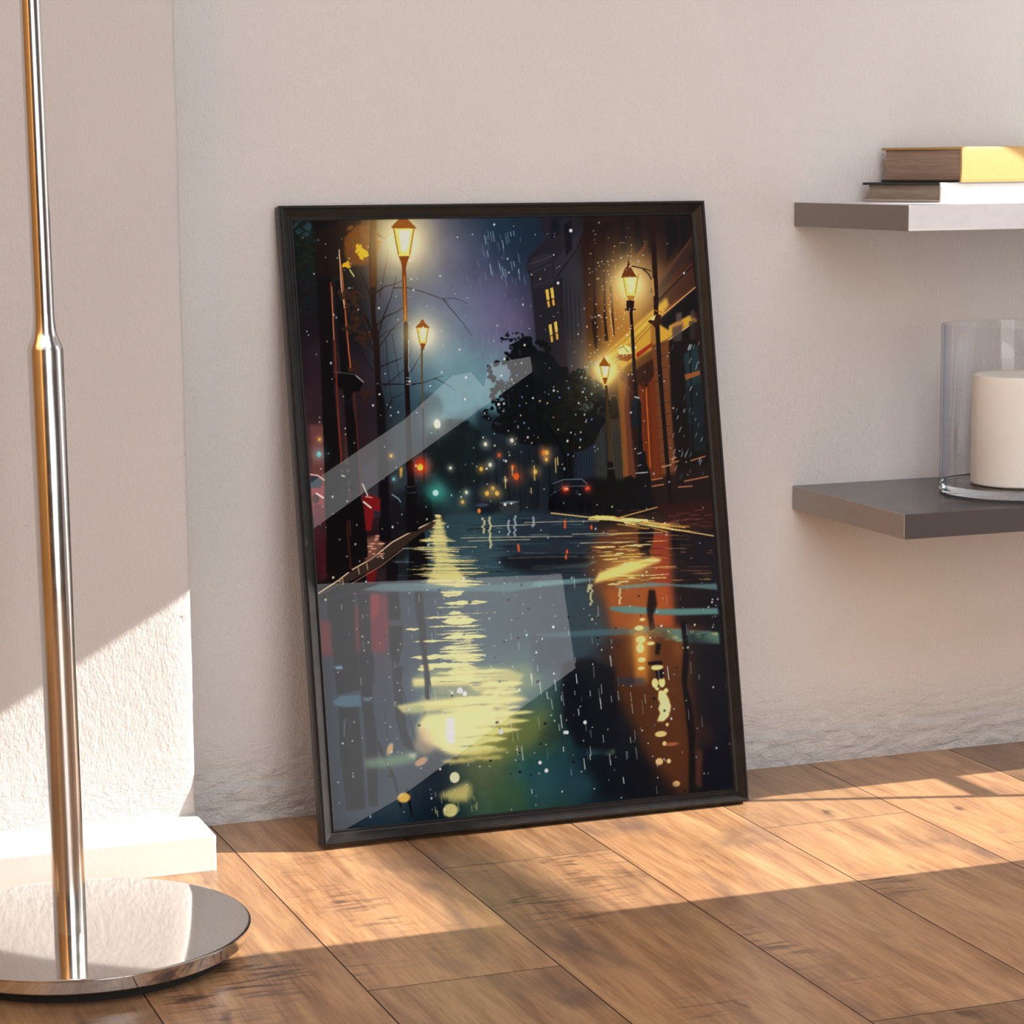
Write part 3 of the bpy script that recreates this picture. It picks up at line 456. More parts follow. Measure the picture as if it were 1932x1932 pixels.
    for _ in range(60):
        x, y = rnd.uniform(780, 990), rnd.uniform(440, 760); h = rnd.uniform(5, 18); line([(x, y), (x+h*.1, y+h)], 1.1, (150, 170, 180), rnd.uniform(.15, .5))
    for _ in range(48):
        x, y = rnd.uniform(960, 1260), rnd.uniform(1220, 1500); h = rnd.uniform(6, 26); line([(x, y), (x+h*.12, y+h)], 1.5, (214, 222, 220), rnd.uniform(.3, .95))
    for _ in range(60):
        x, y = rnd.uniform(640, 1330), rnd.uniform(1080, 1420); h = rnd.uniform(6, 22); line([(x, y), (x+h*.06, y+h)], 1.3, (200, 210, 206), rnd.uniform(.2, .7))
    for _ in range(40):
        x, y = rnd.uniform(1270, 1330), rnd.uniform(640, 900); h = rnd.uniform(4, 10); line([(x, y), (x-h*.4, y+h)], 1.4, (200, 210, 214), rnd.uniform(.3, .8))
    img[:] = _n.clip(img, 0, 1)
    lin = _n.where(img <= .04045, img/12.92, ((img+.055)/1.055)**2.4)
    lin = lin**1.13
    return (lin*GAIN).clip(0, .95).astype(_n.float32)
GAIN = 1.5
import bpy, bmesh, math, random
import numpy as np
from mathutils import Vector, Matrix

random.seed(4)
SC = bpy.context.scene
COL = SC.collection

# ------------------------------------------------------------------ helpers
def mesh_obj(name, verts, faces, mat=None, parent=None, smooth=False):
    me = bpy.data.meshes.new(name)
    me.from_pydata([tuple(v) for v in verts], [], faces)
    me.update()
    o = bpy.data.objects.new(name, me)
    COL.objects.link(o)
    if mat: me.materials.append(mat)
    if parent: o.parent = parent
    if smooth:
        for p in me.polygons: p.use_smooth = True
    return o

def bm_obj(name, bm, mat=None, parent=None, smooth=False):
    me = bpy.data.meshes.new(name)
    bm.normal_update(); bm.to_mesh(me); bm.free()
    o = bpy.data.objects.new(name, me)
    COL.objects.link(o)
    if mat:
        for m in (mat if isinstance(mat, (list, tuple)) else [mat]): me.materials.append(m)
    if parent: o.parent = parent
    if smooth:
        for p in me.polygons: p.use_smooth = True
    return o

def add_box(bm, x0, x1, y0, y1, z0, z1, bevel=0, seg=2):
    vs = [bm.verts.new(c) for c in ((x0,y0,z0),(x1,y0,z0),(x1,y1,z0),(x0,y1,z0),(x0,y0,z1),(x1,y0,z1),(x1,y1,z1),(x0,y1,z1))]
    fs = [bm.faces.new([vs[i] for i in f]) for f in ((0,3,2,1),(4,5,6,7),(0,1,5,4),(1,2,6,5),(2,3,7,6),(3,0,4,7))]
    if bevel:
        es = set(e for f in fs for e in f.edges)
        bmesh.ops.bevel(bm, geom=list(es), offset=bevel, segments=seg, affect='EDGES', profile=.5)

def box(name, x0, x1, y0, y1, z0, z1, mat, parent=None, bevel=0, seg=2):
    bm = bmesh.new(); add_box(bm, x0, x1, y0, y1, z0, z1, bevel, seg)
    return bm_obj(name, bm, mat, parent)

def lathe(name, prof, mat, parent=None, n=96, cx=0, cy=0, lean=(0,0), cap=True):
    """prof: list of (radius, z); lean: x/y drift per metre of height"""
    vs, fs = [], []
    for r, z in prof:
        for k in range(n):
            a = 2*math.pi*k/n
            vs.append((cx+lean[0]*z+r*math.cos(a), cy+lean[1]*z+r*math.sin(a), z))
    for i in range(len(prof)-1):
        for k in range(n):
            k2 = (k+1) % n
            fs.append((i*n+k, i*n+k2, (i+1)*n+k2, (i+1)*n+k))
    if cap:
        fs.append(tuple(reversed(range(n)))); b = (len(prof)-1)*n
        fs.append(tuple(b+k for k in range(n)))
    o = mesh_obj(name, vs, fs, mat, parent, smooth=True)
    auto_smooth(o)
    return o

def auto_smooth(o, ang=35):
    me = o.data
    bm = bmesh.new(); bm.from_mesh(me)
    for e in bm.edges:
        if len(e.link_faces) == 2 and e.calc_face_angle(0) > math.radians(ang): e.smooth = False
    bm.to_mesh(me); bm.free()
    for p in me.polygons: p.use_smooth = True

def empty(name, loc=(0,0,0)):
    o = bpy.data.objects.new(name, None); COL.objects.link(o); o.location = loc
    o.empty_display_size = .05
    return o

def tag(o, label, cat, group=None):
    o['label'] = label; o['category'] = cat
    if group: o['group'] = group
    return o

def struct(o):
    o['kind'] = 'structure'; return o

# ------------------------------------------------------------------ materials
class NT:
    def __init__(s, name):
        s.m = bpy.data.materials.new(name); s.m.use_nodes = True
        s.t = s.m.node_tree; s.n = s.t.nodes; s.l = s.t.links
        s.b = s.n['Principled BSDF']; s.out = s.n['Material Output']
    def new(s, t, **kw):
        x = s.n.new(t)
        for k, v in kw.items():
            if k.startswith('i_'):
                x.inputs[k[2:].replace('_', ' ')].default_value = v
            else: setattr(x, k, v)
        return x
    def link(s, a, b): s.l.new(a, b)
    def obj(s, scale=(1,1,1)):
        tc = s.new('ShaderNodeTexCoord'); mp = s.new('ShaderNodeMapping')
        mp.inputs['Scale'].default_value = scale
        s.link(tc.outputs['Object'], mp.inputs['Vector']); return mp.outputs['Vector']
    def noise(s, vec, scale, detail=4, rough=.55, dist=0):
        x = s.new('ShaderNodeTexNoise'); x.inputs['Scale'].default_value = scale
        x.inputs['Detail'].default_value = detail; x.inputs['Roughness'].default_value = rough
        x.inputs['Distortion'].default_value = dist
        s.link(vec, x.inputs['Vector']); return x.outputs['Fac']
    def ramp(s, fac, stops, interp='LINEAR'):
        r = s.new('ShaderNodeValToRGB'); cr = r.color_ramp; cr.interpolation = interp
        while len(cr.elements) < len(stops): cr.elements.new(.5)
        for e, (p, c) in zip(cr.elements, stops):
            e.position = p; e.color = (*c, 1) if len(c) == 3 else c
        s.link(fac, r.inputs['Fac']); return r.outputs['Color']
    def math(s, op, a, b=None, clamp=False):
        x = s.new('ShaderNodeMath', operation=op); x.use_clamp = clamp
        for i, v in enumerate((a, b)):
            if v is None: continue
            if isinstance(v, (int, float)): x.inputs[i].default_value = v
            else: s.link(v, x.inputs[i])
        return x.outputs[0]
    def mix(s, fac, a, b, mode='MIX'):
        x = s.new('ShaderNodeMix', data_type='RGBA', blend_type=mode)
        for sock, v in ((x.inputs[0], fac), (x.inputs[6], a), (x.inputs[7], b)):
            if isinstance(v, (int, float)): sock.default_value = v
            elif isinstance(v, (tuple, list)): sock.default_value = (*v, 1) if len(v) == 3 else v
            else: s.link(v, sock)
        return x.outputs[2]
    def bump(s, h, strength=.3, dist=.001, normal=None):
        x = s.new('ShaderNodeBump'); x.inputs['Strength'].default_value = strength
        x.inputs['Distance'].default_value = dist; s.link(h, x.inputs['Height'])
        if normal: s.link(normal, x.inputs['Normal'])
        return x.outputs['Normal']
    def base(s, c, rough=.5, metal=0, spec=.5):
        if isinstance(c, (tuple, list)): s.b.inputs['Base Color'].default_value = (*c, 1)
        else: s.link(c, s.b.inputs['Base Color'])
        s.b.inputs['Roughness'].default_value = rough; s.b.inputs['Metallic'].default_value = metal
        s.b.inputs['Specular IOR Level'].default_value = spec

def plaster(name, col, base_band=True, strength=1.0):
    t = NT(name)
    v = t.obj(); vs = t.obj((1, 1, .55))
    fine = t.noise(vs, 330, 4, .6)
    mid = t.noise(vs, 150, 3, .5)
    big = t.noise(v, 3.2, 4, .6)
    pit = t.noise(v, 60, 2, .4)
    pits = t.math('MULTIPLY', t.math('SUBTRACT', .27, pit, clamp=True), 6)
    h = t.math('ADD', t.math('MULTIPLY', fine, .8), t.math('MULTIPLY', mid, .75))
    h = t.math('SUBTRACT', h, pits)
    # rough trowelled strip just above the floor, and scattered larger lumps
    sep = t.new('ShaderNodeSeparateXYZ'); t.link(v, sep.inputs[0])
    if base_band:
        edge = t.noise(v, 14, 3, .6)
        zz = t.math('ADD', sep.outputs['Z'], t.math('MULTIPLY', edge, -.020))
        band = t.math('SUBTRACT', 1.0, t.math('MULTIPLY', t.math('SUBTRACT', zz, .030), 160, clamp=True), clamp=True)
        near = t.math('SUBTRACT', 1.0, t.math('MULTIPLY', sep.outputs['Z'], 8, clamp=True), clamp=True)
        lump = t.noise(t.obj((1, 1, 2.2)), 38, 5, .7, .6)
        h = t.math('ADD', h, t.math('MULTIPLY', t.math('MULTIPLY', lump, near), 6.5))
        h = t.math('SUBTRACT', h, t.math('MULTIPLY', band, -2.6))
    tone = t.ramp(big, [(.3, tuple(c*.965 for c in col)), (.7, tuple(min(1, c*1.03) for c in col))])
    t.base(tone, .75, 0, .3)
    t.link(t.bump(h, .62*strength, .0013), t.b.inputs['Normal'])
    return t.m

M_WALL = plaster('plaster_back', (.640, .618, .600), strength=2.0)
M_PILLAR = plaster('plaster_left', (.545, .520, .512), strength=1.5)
M_LEDGE = plaster('plaster_ledge', (.58, .575, .555), base_band=False, strength=.18)

def floor_mat():
    t = NT('plank_wood')
    at = t.new('ShaderNodeAttribute', attribute_name='plank')      # r,g random offsets, b tone
    sep = t.new('ShaderNodeSeparateColor'); t.link(at.outputs['Color'], sep.inputs[0])
    tc = t.new('ShaderNodeTexCoord')
    off = t.new('ShaderNodeVectorMath', operation='SCALE'); t.link(at.outputs['Color'], off.inputs[0]); off.inputs['Scale'].default_value = 9.0
    add = t.new('ShaderNodeVectorMath', operation='ADD'); t.link(tc.outputs['Object'], add.inputs[0]); t.link(off.outputs[0], add.inputs[1])
    def mp(sc, rot=0):
        m = t.new('ShaderNodeMapping'); m.inputs['Scale'].default_value = sc; m.inputs['Rotation'].default_value = (0, 0, rot)
        t.link(add.outputs[0], m.inputs['Vector']); return m.outputs['Vector']
    grain = t.noise(mp((1, .06, 1)), 230, 4, .6, .3)
    streak = t.noise(mp((1, .11, 1)), 26, 5, .6, 1.3)
    cloud = t.noise(mp((1, .45, 1)), 7.5, 4, .55, .8)
    ringw = t.new('ShaderNodeTexWave', wave_type='BANDS', bands_direction='X')
    ringw.inputs['Scale'].default_value = 9; ringw.inputs['Distortion'].default_value = 9
    ringw.inputs['Detail'].default_value = 3; ringw.inputs['Detail Scale'].default_value = .9
    t.link(mp((1, .22, 1)), ringw.inputs['Vector'])
    c = t.ramp(streak, [(.25, (.195, .095, .048)), (.45, (.39, .205, .098)), (.62, (.56, .33, .16)), (.8, (.68, .44, .22))])
    c = t.mix(.22, c, t.ramp(ringw.outputs['Fac'], [(0, (.36, .17, .08)), (1, (.62, .36, .18))]))
    c = t.mix(.30, c, t.ramp(grain, [(.35, (.20, .09, .045)), (.6, (.62, .36, .19))]), 'MIX')
    # grey-brown worn patches
    worn = t.math('MULTIPLY', t.math('SUBTRACT', cloud, .52, clamp=True), 5.5, clamp=True)
    c = t.mix(t.math('MULTIPLY', worn, .72), c, (.135, .085, .070))
    # saw chatter marks across the grain
    ch = t.noise(mp((.16, 1, 1), .09), 120, 3, .6, .4)
    chm = t.noise(mp((1, .7, 1)), 5.0, 2, .5)
    mk = t.math('MULTIPLY', t.math('MULTIPLY', t.math('SUBTRACT', chm, .56, clamp=True), 9, clamp=True),
                t.math('MULTIPLY', t.math('SUBTRACT', ch, .50, clamp=True), 7, clamp=True))
    c = t.mix(t.math('MULTIPLY', mk, .85), c, (.06, .04, .035))
    # pores / knots
    kn = t.noise(mp((1, .35, 1)), 34, 2, .5)
    c = t.mix(t.math('MULTIPLY', t.math('SUBTRACT', kn, .70, clamp=True), 9, clamp=True), c, (.08, .04, .03))
    tone = t.math('ADD', .54, t.math('MULTIPLY', sep.outputs['Blue'], .78))
    tv = t.new('ShaderNodeCombineColor'); [t.link(tone, tv.inputs[i]) for i in range(3)]
    c = t.mix(1.0, c, tv.outputs[0], 'MULTIPLY')
    t.base(c, .42, 0, .7)
    t.link(t.ramp(cloud, [(.3, (.27,)*3), (.7, (.38,)*3)]), t.b.inputs['Roughness'])
    t.link(t.bump(grain, .12, .0006), t.b.inputs['Normal'])
    return t.m

def simple(name, col, rough=.5, metal=0, spec=.5, nz=None, amt=.1):
    t = NT(name)
    n = t.noise(t.obj(), nz or 30, 3)
    c = t.ramp(n, [(.3, tuple(x*(1-amt) for x in col)), (.7, tuple(min(1, x*(1+amt)) for x in col))])
    t.base(c, rough, metal, spec); return t.m

# ------------------------------------------------------------------ camera
C = Vector((-.892774, -2.83269956, .79003355))
r = Vector((0.9368700120244241, -0.3495547067870117, -0.009278336726040807))
u = Vector((0.057779278433898414, 0.1285806919910127, 0.9900144244559118))
fw = Vector((0.3448711868988384, 0.9280509213454607, -0.1406604131830553))
cam = bpy.data.cameras.new('camera'); co = bpy.data.objects.new('camera', cam); COL.objects.link(co)
co.matrix_world = Matrix(((r.x, u.x, -fw.x, C.x), (r.y, u.y, -fw.y, C.y), (r.z, u.z, -fw.z, C.z), (0, 0, 0, 1)))
cam.sensor_width = 36; cam.lens = 4624.96/1932*36; cam.clip_start = .05
SC.camera = co

# ------------------------------------------------------------------ setting
XR, XL, YF, ZT = 1.60, -2.30, -3.60, 2.30
M_FLOOR = floor_mat()
def build_floor():
    rnd = random.Random(11)
    xs = [-.437-.2035*k for k in range(9, 0, -1)] + [-.437, -.2335, -.033, .1745, .378, .5745, .786]
    while xs[-1] < XR: xs.append(xs[-1]+.2035)
    xs[-1] = XR + .02
    joints = {-.2335: [-.645], -.033: [-.28], .1745: [-.902], .378: [-.265]}
    tones = {(-.437, 0): .62, (-.2335, 0): .74, (-.2335, 1): .55, (-.033, 0): .42, (-.033, 1): .62,
             (.1745, 0): .72, (.1745, 1): .25, (.378, 0): .60, (.378, 1): .74, (.5745, 0): .78, (.786, 0): .35,
             (-.6405, 0): .35}
    offs = {}
    bm = bmesh.new(); lay = bm.loops.layers.color.new('plank')
    g = .0007
    for i in range(len(xs)-1):
        a, b = xs[i], xs[i+1]
        js = list(joints.get(round(a, 4), []))
        last = js[-1] if js else -1.05 - rnd.random()*.5
        if not js: js.append(last)
        while last > YF - .1:
            last -= 1.2; js.append(last)
        ys = [.05] + js
        for k in range(len(ys)-1):
            y1, y0 = ys[k], ys[k+1]
            col = (rnd.random(), rnd.random(), tones.get((round(a, 4), k), .3+rnd.random()*.5), 1)
            # top face with tiny chamfer down into the seam
            o = [(a, y0, -.0016), (b, y0, -.0016), (b, y1, -.0016), (a, y1, -.0016)]
            t = [(a+g, y0+g, 0), (b-g, y0+g, 0), (b-g, y1-g, 0), (a+g, y1-g, 0)]
            ov = [bm.verts.new(c) for c in o]; tv = [bm.verts.new(c) for c in t]
            fs = [bm.faces.new(tv)] + [bm.faces.new([ov[j], ov[(j+1) % 4], tv[(j+1) % 4], tv[j]]) for j in range(4)]
            for q, f in enumerate(fs):
                if q: f.material_index = 1
                for l in f.loops: l[lay] = col
    return bm_obj('floor', bm, [M_FLOOR, simple('seam_dark', (.03, .018, .012), .8)])
struct(build_floor())

def jitter_wall():
    """main plaster wall at y=0 (box, front face at y=0)"""
    return struct(box('wall_back', XL, XR, 0, .12, -.02, ZT, M_WALL))
jitter_wall()

# protruding wall section on the left, its right-hand arris slightly irregular
def build_pillar():
    rnd = random.Random(5)
    xr, yf = -.2714, -.096
    zs = [-.01 + k*.012 for k in range(int((ZT+.01)/.012)+1)]
    vs = []; fs = []
    w = 0; wl = [rnd.gauss(0, 1) for _ in zs]
    sm = []
    for i in range(len(zs)):
        a = sum(wl[max(0, i-3):i+4])/7; b = sum(wl[max(0, i-14):i+15])/29
        sm.append(a*.0008 + b*.0009)
    for i, z in enumerate(zs):
        j = sm[i]
        vs += [(XL, yf, z), (xr-.030, yf, z), (xr-.006+j*.5, yf+.0002, z), (xr-.0015+j, yf+.0016, z), (xr+j, yf+.006, z), (xr+j*.3, 0.001, z)]
    n = 6
    for i in range(len(zs)-1):
        for k in range(n-1):
            fs.append((i*n+k, i*n+k+1, (i+1)*n+k+1, (i+1)*n+k))
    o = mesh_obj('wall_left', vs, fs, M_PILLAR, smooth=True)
    return struct(o)
build_pillar()

def build_ledge():
    rnd = random.Random(3)
    x0, x1, yf, yb, h = XL, -.2714, -.1892, -.0955, .0416
    bm = bmesh.new(); add_box(bm, x0, x1, yf, yb+.01, -.001, h, .0018, 3)
    # chipped right-hand end
    bmesh.ops.bisect_plane(bm, geom=bm.verts[:]+bm.edges[:]+bm.faces[:], plane_co=(x1-.02, 0, 0), plane_no=(1, 0, 0))
    for k in range(1, 9):
        bmesh.ops.bisect_plane(bm, geom=bm.verts[:]+bm.edges[:]+bm.faces[:], plane_co=(0, 0, h*k/9), plane_no=(0, 0, 1))
    for v in bm.verts:
        if v.co.x > x1-.003: v.co.x += rnd.uniform(-.0006, .0006)
    return struct(bm_obj('baseboard_left', bm, M_LEDGE))
build_ledge()

# far side walls of the room (seen only as reflections and bounce)
M_TAN = simple('ochre_paint', (.58, .26, .05), .6, nz=3)
M_DARK = simple('brown_panelling', (.055, .036, .025), .7, nz=4)
M_GREY = simple('grey_paint', (.42, .41, .42), .7, nz=3)
def two_tone():
    t = NT('reflection_two_tone'); sep = t.new('ShaderNodeSeparateXYZ'); t.link(t.obj(), sep.inputs[0])
    f = t.math('GREATER_THAN', sep.outputs['Y'], -1.55)  # dark front part added to keep the picture glass reflection dark
    t.base(t.mix(f, (.030, .022, .018), (.50, .50, .52)), .7); return t.m
M_TWO = two_tone()
struct(box('wall_west', XL-.1, XL, YF, .12, -.02, ZT, M_TAN))
struct(box('wall_front', XL, XR+.06, YF-.1, YF, -.02, ZT, M_DARK))

struct(box('shade_ceiling_strip', XL, XR+.06, -1.25, .12, ZT, ZT+.08, M_WALL))  # strip over the back only, added to darken the upper wall

# unseen right-hand wall; its openings are shaped to throw the sun patches
TAZ, TEL = .268, .566            # dy/dx and dz/dx of the sunlight
def G(zg, v): return (v - .473*zg, zg)
def curve_gobo_wall():
    cu = bpy.data.curves.new('wall_right_gobo', 'CURVE'); cu.dimensions = '2D'; cu.fill_mode = 'BOTH'; cu.extrude = .01
    def sp(pts):
        s = cu.splines.new('POLY'); s.points.add(len(pts)-1)
        for p, (a, b) in zip(s.points, pts): p.co = (a, b, 0, 1)
        s.use_cyclic_u = True
    sp([(YF, -.02), (.12, -.02), (.12, 3.6), (YF, 3.6)])
    A = [(.02, -.134), (.66, -.134), (.70, -.150), (.97, -.150), (1.02, -.105), (1.30, .072), (1.375, .072), (1.38, -.498), (.02, -.498)]
    B = [(.15, .041), (1.332, .041), (1.332, .222), (.15, .222)]
    E = [(.70, -.065), (.70, .034), (.93, .034), (.93, -.065)]
    D = [(.966, .030), (.955, -.005), (.938, -.100), (.966, -.112)]
    for h in (A, B, D, E): sp([G(*p) for p in h])
    tmp = bpy.data.objects.new('tmp', cu); COL.objects.link(tmp)
    dg = bpy.context.evaluated_depsgraph_get(); dg.update()
    me = bpy.data.meshes.new_from_object(tmp.evaluated_get(dg))
    bpy.data.objects.remove(tmp)
    # local (a,b,c) -> world (XR+c, a, b)
    me.transform(Matrix(((0, 0, 1, XR+.01), (1, 0, 0, 0), (0, 1, 0, 0), (0, 0, 0, 1))))
    me.materials.clear(); me.materials.append(M_TWO); me.name = 'wall_right_gobo'
    o = bpy.data.objects.new('wall_right_gobo', me); COL.objects.link(o)
    return struct(o)
curve_gobo_wall()
def bar(pa, pb, w, name='gobo_bars', deep=.01, xoff=0):
    (y0, z0), (y1, z1) = G(*pa), G(*pb)
    d = Vector((0, y1-y0, z1-z0)).normalized(); nn = Vector((0, -d.z, d.y))*w/2
    a, b = Vector((XR+.01+xoff, y0, z0)), Vector((XR+.01+xoff, y1, z1)); e = Vector((deep/2, 0, 0))
    vs = [a-nn-e, a+nn-e, b+nn-e, b-nn-e, a-nn+e, a+nn+e, b+nn+e, b-nn+e]
    return vs
def bars():
    vs, fs = [], []
    for pa, pb, w in (((.680, -.140), (.430, -.283), .0085), ((.512, -.130), (.512, -.237), .013)):
        b = len(vs); vs += bar(pa, pb, w)
        fs += [tuple(b+i for i in f) for f in ((0,3,2,1),(4,5,6,7),(0,1,5,4),(1,2,6,5),(2,3,7,6),(3,0,4,7))]
    return struct(mesh_obj('gobo_bars', vs, fs, M_GREY))
bars()

def shadow_bar_outside():
    # bar added some metres outside, only to drop a soft shadow on the floor
    vs = bar((.928, -.02), (.905, -.60), .075)
    D = 6.0
    vs = [Vector((v.x+D, v.y-TAZ*D, v.z+TEL*D)) for v in vs]
    return struct(mesh_obj('shadow_bar_1', vs, [(0,3,2,1),(4,5,6,7),(0,1,5,4),(1,2,6,5),(2,3,7,6),(3,0,4,7)], M_GREY))
shadow_bar_outside()

# added glowing panes behind the camera, shaped to mirror as sheen in the glass
def glow_mat(name, s, axis_lo, axis_hi):
    t = NT(name)
    em = t.new('ShaderNodeEmission'); v = t.obj()
    sep = t.new('ShaderNodeSeparateXYZ'); t.link(v, sep.inputs[0])
    f = t.math('DIVIDE', t.math('SUBTRACT', sep.outputs['X'], axis_lo), axis_hi-axis_lo, clamp=True)
    n = t.noise(v, 1.5, 2)
    k = t.math('MULTIPLY', t.math('ADD', .55, t.math('MULTIPLY', f, .45)), t.math('ADD', .75, t.math('MULTIPLY', n, .5)))
    t.link(t.math('MULTIPLY', k, s), em.inputs['Strength']); em.inputs['Color'].default_value = (1, .98, .99, 1)
    t.link(em.outputs[0], t.out.inputs['Surface']); return t.m
def pane(name, pts, mat):
    y = YF+.012
    fr = [(x, YF+.001, z) for x, z in pts]; bk = [(x, y, z) for x, z in pts]; n = len(pts)
    fs = [tuple(range(n, 2*n))] + [(i, (i+1) % n, n+(i+1) % n, n+i) for i in range(n)]
    return struct(mesh_obj(name, fr+bk, fs, mat))
GL = glow_mat('sheen_glow', 1.5, .8, 1.3)
pane('sheen_pane_1', [(.80, 1.00), (.80, .30), (1.04, .401), (1.194, .486), (1.767, .803), (1.717, .973)], GL)
pane('sheen_pane_2', [(.78, 1.075), (1.695, 1.621), (1.475, 1.592), (1.450, 1.52), (1.415, 1.57), (1.359, 1.561), (1.20, 1.44), (.78, 1.20)], GL)

pane('sheen_pane_3', [(1.775, .806), (2.036, .973), (1.80, .925), (1.735, .965)], glow_mat('sheen_glow_faint', .38, .8, 1.3))

# ------------------------------------------------------------------ light
world = bpy.data.worlds.new('sky'); SC.world = world; world.use_nodes = True
wn = world.node_tree.nodes; wl = world.node_tree.links
bg = wn['Background']; tcw = wn.new('ShaderNodeTexCoord'); sx = wn.new('ShaderNodeSeparateXYZ')
wl.new(tcw.outputs['Generated'], sx.inputs[0])
rp = wn.new('ShaderNodeValToRGB'); mr = wn.new('ShaderNodeMapRange')
mr.inputs['From Min'].default_value = -1; mr.inputs['From Max'].default_value = 1
wl.new(sx.outputs['X'], mr.inputs['Value']); wl.new(mr.outputs[0], rp.inputs['Fac'])
rp.color_ramp.elements[0].position = .2; rp.color_ramp.elements[0].color = (.82, .88, 1.0, 1)
rp.color_ramp.elements[1].position = .8; rp.color_ramp.elements[1].color = (.95, .95, .97, 1)
wl.new(rp.outputs[0], bg.inputs['Color']); bg.inputs['Strength'].default_value = 2.75

sd = Vector((-1, TAZ, -TEL)).normalized()
sl = bpy.data.lights.new('sun', 'SUN'); sl.energy = 13.5; sl.angle = math.radians(.27); sl.color = (1.0, .93, .84)
so = bpy.data.objects.new('sun', sl); COL.objects.link(so); so.rotation_euler = sd.to_track_quat('-Z', 'Y').to_euler(); so.location = (3, -1, 2)

al = bpy.data.lights.new('soft_fill_light', 'AREA'); al.shape = 'RECTANGLE'; al.size = 1.25; al.size_y = 1.8; al.energy = 44; al.color = (1.0, .965, .93)  # unseen area light added to fill and brighten the back wall
ao = bpy.data.objects.new('soft_fill_light', al); COL.objects.link(ao); ao.location = (.10, YF+.06, 1.05); ao.rotation_euler = (math.radians(90), 0, 0)

SC.view_settings.view_transform = 'Standard'; SC.view_settings.look = 'None'; SC.view_settings.exposure = 0; SC.view_settings.gamma = 1
SC.cycles.use_denoising = True; SC.cycles.use_adaptive_sampling = True; SC.cycles.adaptive_threshold = .05
SC.cycles.max_bounces = 6; SC.cycles.diffuse_bounces = 3; SC.cycles.glossy_bounces = 3; SC.cycles.transmission_bounces = 6; SC.cycles.transparent_max_bounces = 10
SC.cycles.sample_clamp_indirect = 6; SC.cycles.caustics_reflective = False

# ------------------------------------------------------------------ floor lamp
def metal(name, radial=False):
    t = NT(name)
    v = t.obj((1, 1, .02) if not radial else (1, .05, 1))
    n = t.noise(v, 900 if not radial else 500, 3, .6)
    t.base(t.ramp(n, [(.3, (.68, .66, .635)), (.7, (.78, .765, .74))]), .24, 1.0)
    t.b.inputs['Anisotropic'].default_value = 0
    t.link(t.bump(n, .05, .0003), t.b.inputs['Normal'])
    sc = t.noise(t.obj(), 45, 3)
    t.link(t.ramp(sc, [(.3, (.15,)*3), (.7, (.20,)*3)]), t.b.inputs['Roughness'])
    return t.m
M_STEEL = metal('brushed_steel'); M_DISC = metal('brushed_disc', True)
for l_ in list(M_DISC.node_tree.links):
    if l_.to_socket.name == 'Roughness': M_DISC.node_tree.links.remove(l_)
M_DISC.node_tree.nodes['Principled BSDF'].inputs['Roughness'].default_value = .075
M_DISC.node_tree.nodes['Bump'].inputs['Strength'].default_value = .02
M_RUB = simple('black_felt', (.012, .011, .010), .9)
LX, LY = -.4683, -.4287
lamp = tag(empty('floor_lamp', (LX, LY, 0)), 'brushed steel floor lamp pole on a round disc base on the wood floor', 'lamp')
R0 = .1700
prof = [(R0-.016, .0135), (R0-.005, .0136), (R0-.0032, .0150), (R0-.0008, .0272), (R0, .0278), (R0, .0290), (R0-.0010, .0297), (R0-.0030, .0300), (.05, .0300), (.002, .0300)]
lathe('lamp_base', prof, M_DISC, lamp, n=160)
lathe('base_pad', [(R0-.022, 0.0), (R0-.022, .0134)], M_RUB, lamp, n=96)
px, py = -.4821-LX, -.4405-LY
LEAN = (-.0075, 0)
lathe('lower_pole', [(.0164, .0300), (.0166, .3), (.0175, .6155), (.0170, .6172)], M_STEEL, lamp, 64, px, py, LEAN)
lathe('pole_joint', [(.0168, .6172), (.0160, .6205), (.0135, .6262), (.0117, .633), (.0106, .642), (.0103, .650)], M_STEEL, lamp, 64, px, py, LEAN)
lathe('upper_pole', [(.0102, .650), (.0103, 1.30)], M_STEEL, lamp, 48, px, py, LEAN)

# ------------------------------------------------------------------ leaning picture frame
FO = Vector((-.13795862, -.15902902-.0032, .00601693))
FM = Matrix(((0.9999909780710389, -0.003614032258219358, 0.002232162037912602),
             (0.0031394373955047116, 0.9827805647516553, 0.18474984568128172),
             (-0.002861417370230153, -0.18474117114832375, 0.9827830442032357)))
frame = empty('picture_frame'); frame.matrix_world = Matrix.Translation(FO) @ FM.to_4x4()
tag(frame, 'tall black framed rainy night street painting leaning against the white wall', 'picture')
FW, FH = .55, .7513
def m_frame():
    t = NT('black_satin_frame')
    v = t.obj((1, 1, 1)); n = t.noise(v, 900, 2); g = t.noise(v, 60, 3)
    t.base(t.ramp(g, [(.3, (.012, .0115, .012)), (.7, (.018, .0175, .018))]), .30, 0, .22)
    t.link(t.bump(n, .12, .0002), t.b.inputs['Normal']); return t.m
M_FRAME = m_frame()
